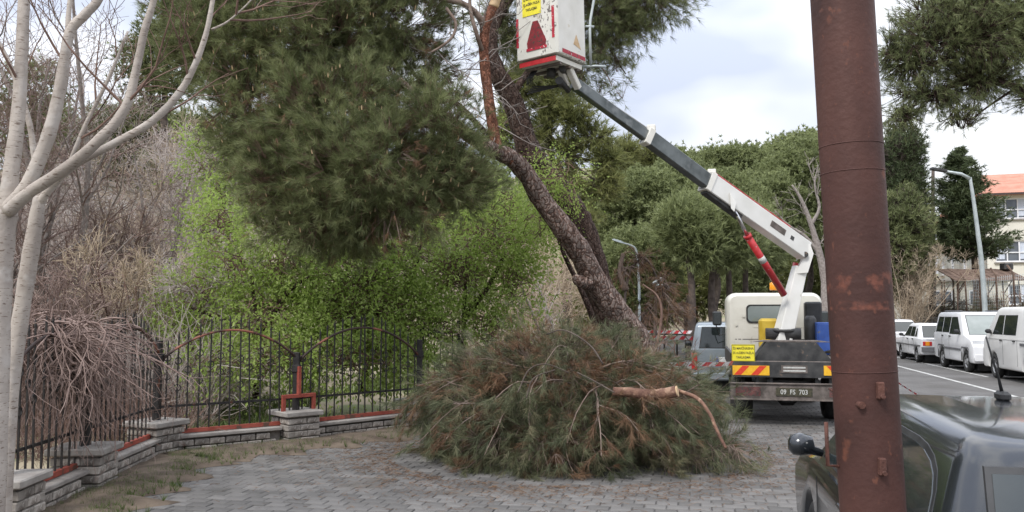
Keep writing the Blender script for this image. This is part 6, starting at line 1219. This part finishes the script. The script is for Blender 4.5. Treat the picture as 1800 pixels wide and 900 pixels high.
m = MB(); q = [P(1662, 301, 34), P(1637, 296, 34)]; d = (q[1] - q[0]); m.box((q[0] + q[1]) / 2, (d.length * 1.05, .26, .09), Matrix.Rotation(.16, 3, 'Y')); m.build('lamp_head', 'dsteel', ar_, t.location)
lamp('street lamp with its curved arm showing against the pines below the boom', P(1122, 610, 33), [P(1124, 540, 33), P(1122, 470, 33), P(1118, 440, 33), P(1110, 432, 33), P(1095, 427, 33)], .06, [(P(1098, 428, 33), P(1076, 421, 33))], 30)
lamp('double headed street lamp, nearer and lower, left of the silver minivan', P(1150, 640, 24), [P(1152, 560, 24), P(1153, 505, 24)], .06, [], 24, mat='bark_far')
t = [o for o in bpy.data.objects if o.get('label', '').startswith('double headed')][0]
for a, b_, c2 in (((1153, 505), (1164, 490), (1146, 499)), ((1156, 500), (1170, 500), (1179, 511))):
    m = MB(); m.tube([P(*a, 24), P(a[0] + 4, b_[1] + 2, 24), P(*b_, 24)], .03, 6); m.build('arm', 'galv', t, t.location); m = MB(); m.tube([P(*b_, 24), P(*c2, 24)], [.06, .045], 6); m.build('lamp_head', 'galv', t, t.location)

# ---------------------------------------------------------------- cream building on the right
co = P(1737, 500, 62); co.z = 1.6; far_ = Vector((P(1650, 500, 84).x, 84, 1.6)); ud = (far_ - co); ud.z = 0; uL = ud.length; ud.normalize(); uf = Vector((ud.y, -ud.x, 0)); 
if uf.x < 0: uf = -uf
zt = P(1737, 345, 62).z; bd = thing('cream_building', 'cream three storey building with an orange tiled roof and white window frames behind the cedar', 'building', co)
m = MB()
FL = 26
def wall_with(nm, O, u, n_out, Lw_, z0, z1, wins, mat):
    """wall with real openings: wins = (u0,u1,z0,z1)"""
    us = sorted(set([0, Lw_] + [w for a in wins for w in a[:2]])); zs = sorted(set([z0, z1] + [w for a in wins for w in a[2:]])); m = MB()
    for i in range(len(us) - 1):
        for j in range(len(zs) - 1):
            cu, cz = (us[i] + us[i + 1]) / 2, (zs[j] + zs[j + 1]) / 2
            if any(a[0] < cu < a[1] and a[2] < cz < a[3] for a in wins): continue
            V = [O + u * us[i], O + u * us[i + 1], O + u * us[i + 1], O + u * us[i]]; zz = [zs[j], zs[j], zs[j + 1], zs[j + 1]]; V = [Vector((p.x, p.y, z)) for p, z in zip(V, zz)]; m.add([tuple(p) for p in V] + [tuple(p - n_out * .3) for p in V], [[0, 1, 2, 3], [7, 6, 5, 4], [0, 4, 5, 1], [1, 5, 6, 2], [2, 6, 7, 3], [3, 7, 4, 0]])
    o = m.build(nm, mat, bd, co); bm = bmesh.new(); bm.from_mesh(o.data); bmesh.ops.recalc_face_normals(bm, faces=bm.faces); bm.to_mesh(o.data); bm.free()
    for (a0, a1, b0, b1) in wins:
        fr_ = MB(); rotm = Matrix.Rotation(math.atan2(u.y, u.x), 3, 'Z')
        def bar(ua, ub, za, zb_, th=.08): c = O + u * ((ua + ub) / 2) - n_out * .12; fr_.box((c.x, c.y, (za + zb_) / 2), (ub - ua, th, zb_ - za), rotm)
        bar(a0, a1, b0, b0 + .09); bar(a0, a1, b1 - .09, b1); bar(a0, a0 + .08, b0 + .09, b1 - .09); bar(a1 - .08, a1, b0 + .09, b1 - .09)
        nmul = max(1, int((a1 - a0) / .75)); tr_ = b0 + (b1 - b0) * .42
        bar(a0 + .08, a1 - .08, tr_, tr_ + .08, .07)
        for k in range(1, nmul): x = a0 + (a1 - a0) * k / nmul; bar(x - .04, x + .04, b0 + .09, tr_, .075); bar(x - .04, x + .04, tr_ + .08, b1 - .09, .075)
        wf = fr_.build('window', 'winframe', bd, co)
        c = O + u * ((a0 + a1) / 2) - n_out * .18; g_ = MB(); g_.box((c.x, c.y, (b0 + b1) / 2), (a1 - a0, .02, b1 - b0), rotm); g_.build('pane', 'winglass', wf, co)
        for k in range(nmul):
            if (k + int(a0 * 3)) % 2 == 0: continue
            x0, x1 = a0 + (a1 - a0) * k / nmul + .05, a0 + (a1 - a0) * (k + .8) / nmul; c = O + u * ((x0 + x1) / 2) - n_out * .160; g_ = MB(); g_.box((c.x, c.y, b0 + (b1 - b0) * .55), (x1 - x0, .01, (b1 - b0) * .82), rotm); g_.build('curtain', 'curtain', wf, co)
        c = O + u * ((a0 + a1) / 2) + n_out * .06; g_ = MB(); g_.box((c.x, c.y, b0 - .06), (a1 - a0 + .2, .16, .10), rotm); g_.build('sill', 'cap', wf, co)
zf = lambda py: P(1737, py, 62).z
rows = [(zf(386), zf(350)), (zf(461), zf(424)), (zf(536), zf(500))]
wins = [(x, x + 3.1, a, b) for a, b in rows for x in (.55, 4.6, 8.7, 12.8)]
wall_with('front_wall', co, uf, Vector((-ud.x, -ud.y, 0)), FL, .8, zt, wins, 'stucco')
wins = [(x, x + 1.7, a - .1, b - .1) for a, b in rows for x in (3.2, 8.2, 14.2, 19.5)]
nl = -uf
wall_with('side_wall', co + ud * .01, ud, nl, uL, .8, zt - .05, wins, 'stucco_shade')
# roof: hipped, with overhang
ov = .6; ez0 = zt; rh = (P(1737, 303, 66).z - zt)
A = co - ud * ov + nl * ov; Bq = co + uf * FL - ud * ov; Cq = co + uf * FL + ud * (uL + ov); D = co + ud * (uL + ov) + nl * ov
r1 = co + uf * 3.0 + ud * 5.5; r2 = co + uf * FL + ud * 5.5; r3 = co + uf * 3.0 + ud * (uL - 5)
V = [Vector((p.x, p.y, ez0 + .12)) for p in (A, Bq, Cq, D)] + [Vector((p.x, p.y, ez0 + rh)) for p in (co + uf * .6 + ud * 6, co + uf * FL + ud * 6)] + [Vector((p.x, p.y, ez0)) for p in (A, Bq, Cq, D)]
m = MB(); m.add([tuple(v) for v in V], [[0, 1, 5, 4], [3, 4, 5, 2], [0, 4, 3], [1, 2, 5], [6, 7, 1, 0], [6, 9, 8, 7], [9, 6, 0, 3], [7, 8, 2, 1], [8, 9, 3, 2]]); rf = m.build('roof', 'tile', bd, co)
m = MB(); a_, b_ = A - ud * .04, Bq - ud * .04; c = (a_ + b_) / 2; m.box((c.x, c.y, ez0 + .05), ((b_ - a_).length, .12, .14), Matrix.Rotation(math.atan2(uf.y, uf.x), 3, 'Z')); m.build('gutter', 'brpaint', rf, co)
# low cream annex behind the hedge
an = P(1660, 545, 55); an.z = 1.5; t = thing('cream_annex', 'long low cream annex with a flat concrete roof edge behind the wire fence', 'building', an)
u2 = uf; n2_ = -ud
m = MB(); c = an + u2 * 0; m.box((c.x, c.y, 2.6), (6.5, 4, 2.3), Matrix.Rotation(math.atan2(u2.y, u2.x), 3, 'Z')); m.build('wall', 'stucco', t, an)
m = MB(); m.cbox((c.x, c.y, 3.83), (7.0, 4.5, .16), .02, Matrix.Rotation(math.atan2(u2.y, u2.x), 3, 'Z')); m.build('roof', 'cap', t, an)
for k in (-2.2, -.3, 1.6):
    q = an + u2 * k + n2_ * 2.02; m = MB(); m.box((q.x, q.y, 2.75), (1.0, .06, .95), Matrix.Rotation(math.atan2(u2.y, u2.x), 3, 'Z')); w_ = m.build('window', 'winframe', t, an); m = MB(); q2 = q + n2_ * .025; m.box((q2.x, q2.y, 2.75), (.84, .03, .78), Matrix.Rotation(math.atan2(u2.y, u2.x), 3, 'Z')); m.build('pane', 'winglass', w_, an)
# open wooden shelter in front of it
sh = P(1730, 545, 44); sh.z = 1.45; t = thing('wooden_shelter', 'open shelter of dark poles with a sloping weathered roof in front of the cream building', 'shelter', sh)
x0, x1 = P(1682, 500, 44).x, P(1792, 500, 44).x; ze = P(1730, 492, 44).z; zr = P(1730, 470, 44).z
for yy in (0, 3.0):
    for k in range(5):
        x = x0 + (x1 - x0) * k / 4; m = MB(); m.tube([(x, 44 + yy, 1.3), (x + random.uniform(-.12, .12), 44 + yy, ze + .1)], .035, 6); m.build('post', 'wood', t, sh)
        if k < 4: m = MB(); m.tube([(x, 44 + yy, ze - .7), (x + .45, 44 + yy, ze)], .03, 5); m.build('brace', 'wood', t, sh)
for k in range(13):
    xa = x0 - .3 + (x1 - x0 + .6) * k / 13; xb_ = x0 - .3 + (x1 - x0 + .6) * (k + .94) / 13; dz = random.uniform(-.02, .02)
    m = MB(); m.add([(xa, 43.6, ze + dz), (xb_, 43.6, ze + dz), (xb_, 45.5, zr + dz), (xa, 45.5, zr + dz), (xa, 43.6, ze + dz - .05), (xb_, 43.6, ze + dz - .05), (xb_, 45.5, zr + dz - .05), (xa, 45.5, zr + dz - .05)], [[0, 1, 2, 3], [7, 6, 5, 4], [0, 4, 5, 1], [1, 5, 6, 2], [2, 6, 7, 3], [3, 7, 4, 0]]); m.build('roof_board', 'wood', t, sh)
m = MB(); m.cbox((P(1773, 468, 45).x, 45.2, zr + .1), (.5, .5, .35), .05); m.build('roof_tank', 'dsteel', t, sh)
# wire fence and dry hedge above the retaining wall
f0 = RO(13.7, 28, 1.42); t = thing('wire_fence', 'wire mesh fence on leaning concrete posts above the retaining wall', 'fence', f0)
wm = MB(); n = 0
for y in np.arange(26, 96, 2.2):
    p = RO(13.75, y, 1.42); m = MB(); h = 2.1; l = random.uniform(-.08, .08); m.tube([(p.x, p.y, p.z), (p.x + l, p.y, p.z + h), (p.x - .25 + l, p.y, p.z + h + .35)], .045, 5); m.build('post', 'wood', t, f0)
for z in np.arange(1.6, 3.5, .15):
    a, b_ = RO(13.75, 26, z), RO(13.75, 96, z); wm.tube([a, b_], .006, 3)
for y in np.arange(26, 96, .25): p = RO(13.75, y, 1.42); wm.tube([p, p + Vector((0, 0, 2.05))], .006, 3)
tag(wm.build('mesh', 'galv', t, f0), kind='stuff')
N = 2600; yy = rng.uniform(20, 95, N); zz = 1.45 + np.abs(rng.normal(0, .36, N)) * (1 + .4 * np.sin(yy * 1.1)); oo = 14.2 + rng.normal(0, .35, N); pp = np.stack([oo + .217 * yy, yy, zz], 1)
hd = RO(14.2, 40, 1.42); t = thing('dry_hedge', 'ragged brown hedge growing along the wire fence above the parked cars', 'hedge', hd); m = MB(); m.needles(pp, rng.normal(size=(N, 3)) + np.array([0, 0, .8]), 16, .42, .035, .8, None, tj=.2); m.build('leaves', 'hedge', t, hd)
PP = np.array([[[*RO(14.2 + rng.normal(0, .2), y), 0]][0][:3] for y in rng.uniform(22, 90, 160)]); PP = np.stack([PP + np.array([0, 0, 1.42 + .25 * k]) + rng.normal(0, .05 * k, PP.shape) for k in range(6)], 1) - np.array(tuple(hd)); m = MB(); m.tubes(PP, np.tile(np.linspace(.03, .012, 6), (len(PP), 1)), 4); tag(m.build('stems', 'twig_brown', t), kind='stuff')

# ---------------------------------------------------------------- white buildings on the left bank
def hut(label, px0, px1, pyt, pyb, Y, mat, roofmat, wins):
    a, b_ = P(px0, pyb, Y), P(px1, pyb, Y); zt_ = P((px0 + px1) / 2, pyt, Y).z; zb_ = float(hgt((a.x + b_.x) / 2, Y)) - .3; c = (a + b_) / 2; c.z = zb_; t = thing('white_building', label, 'building', c)
    m = MB(); m.box((c.x, Y + 3, (zb_ + zt_) / 2), (b_.x - a.x, 6, zt_ - zb_)); m.build('wall', mat, t, c); m = MB(); m.cbox((c.x, Y + 3, zt_ + .1), (b_.x - a.x + .6, 6.6, .2), .02); m.build('roof', roofmat, t, c)
    for u0, v0, u1, v1 in wins:
        q0, q1 = P(u0, v1, Y - .02), P(u1, v0, Y - .02); m = MB(); m.box(((q0.x + q1.x) / 2, Y, (q0.z + q1.z) / 2), (q1.x - q0.x, .08, q1.z - q0.z)); w_ = m.build('window', 'winframe', t, c); m = MB(); m.box(((q0.x + q1.x) / 2, Y - .05, (q0.z + q1.z) / 2), ((q1.x - q0.x) * .84, .04, (q1.z - q0.z) * .84)); m.build('pane', 'winglass', w_, c)
hut('long low white building seen through the bare thicket on the bank', 92, 182, 325, 385, 42, 'whitew', 'cap', [(100, 340, 112, 358), (128, 340, 140, 358), (152, 340, 164, 358)])
hut('white building behind the slimmer pale trunk on the bank', 38, 84, 312, 385, 44, 'whitew', 'cap', [(48, 330, 60, 348)])

# ---------------------------------------------------------------- barrier tape
def tape(label, pts, w_=.075, grp=None):
    q = catmull(pts, 10); seg = [np.linalg.norm(q[i + 1] - q[i]) for i in range(len(q) - 1)]; s = np.concatenate([[0], np.cumsum(seg)]); n = max(4, int(s[-1] / .11)); ss = np.linspace(0, s[-1], n + 1); pp = np.stack([np.interp(ss, s, q[:, k]) for k in range(3)], 1)
    org = Vector(pp[0]); t = thing('barrier_tape', label, 'tape', org, 0, grp); m = [MB(), MB()]
    for i in range(n):
        d = norm(pp[i + 1] - pp[i]); up = np.array([0, 0, 1.0]) if abs(d[2]) < .9 else np.array([1.0, 0, 0]); nn = norm(np.cross(d, up)); tw = math.sin(i * .23) * .5; wv = up * math.cos(tw) + nn * math.sin(tw); wv = wv * w_ / 2; sl = d * w_ * .4
        V = [pp[i] - wv - sl, pp[i + 1] - wv - sl, pp[i + 1] + wv + sl, pp[i] + wv + sl]; m[i % 2].add(V + [v + nn * .001 for v in V], [[0, 1, 2, 3], [7, 6, 5, 4]])
    m[0].build('red_stripes', 'tapered', t, org); m[1].build('white_stripes', 'tapewht', t, org)
tape('red and white barrier tape from the branch heap to the truck, before the silver minivan', [P(1140, 637, 12.9), P(1170, 639, 13.0), P(1215, 640, 13.1), P(1275, 640, 13.3), P(1288, 638, 13.42)], .07)
tape('barrier tape behind the street lamps, level with the top of the silver minivan', [P(1090, 592, 20), P(1140, 593, 20), P(1200, 594, 20), P(1222, 595, 20)], .09)
tape('higher barrier tape crossing in front of the far pine trunks', [P(1100, 580, 24), P(1150, 583, 24), P(1215, 584, 24)], .09)
tape('red and white barrier tape sagging low over the road right of the rusty pole', [P(1560, 660, 13.5), P(1590, 680, 12.8), P(1615, 695, 12.2), P(1640, 704, 11.8), P(1690, 720, 11.2), P(1760, 735, 10.6)], .035)
# guard rail behind the lamps
a = P(1090, 575, 34); a.z = .0; t = thing('low_rail', 'low dark rail on short posts in front of the far pines', 'railing', a)
for k in range(9): x = P(1080 + k * 22, 600, 34).x; m = MB(); m.tube([(x, 34, 0), (x, 34, 1.0)], .04, 6); m.build('post', 'iron', t, a)
m = MB(); m.tube([(P(1075, 600, 34).x, 34, .95), (P(1262, 600, 34).x, 34, .95)], .035, 6); m.build('rail', 'iron', t, a)
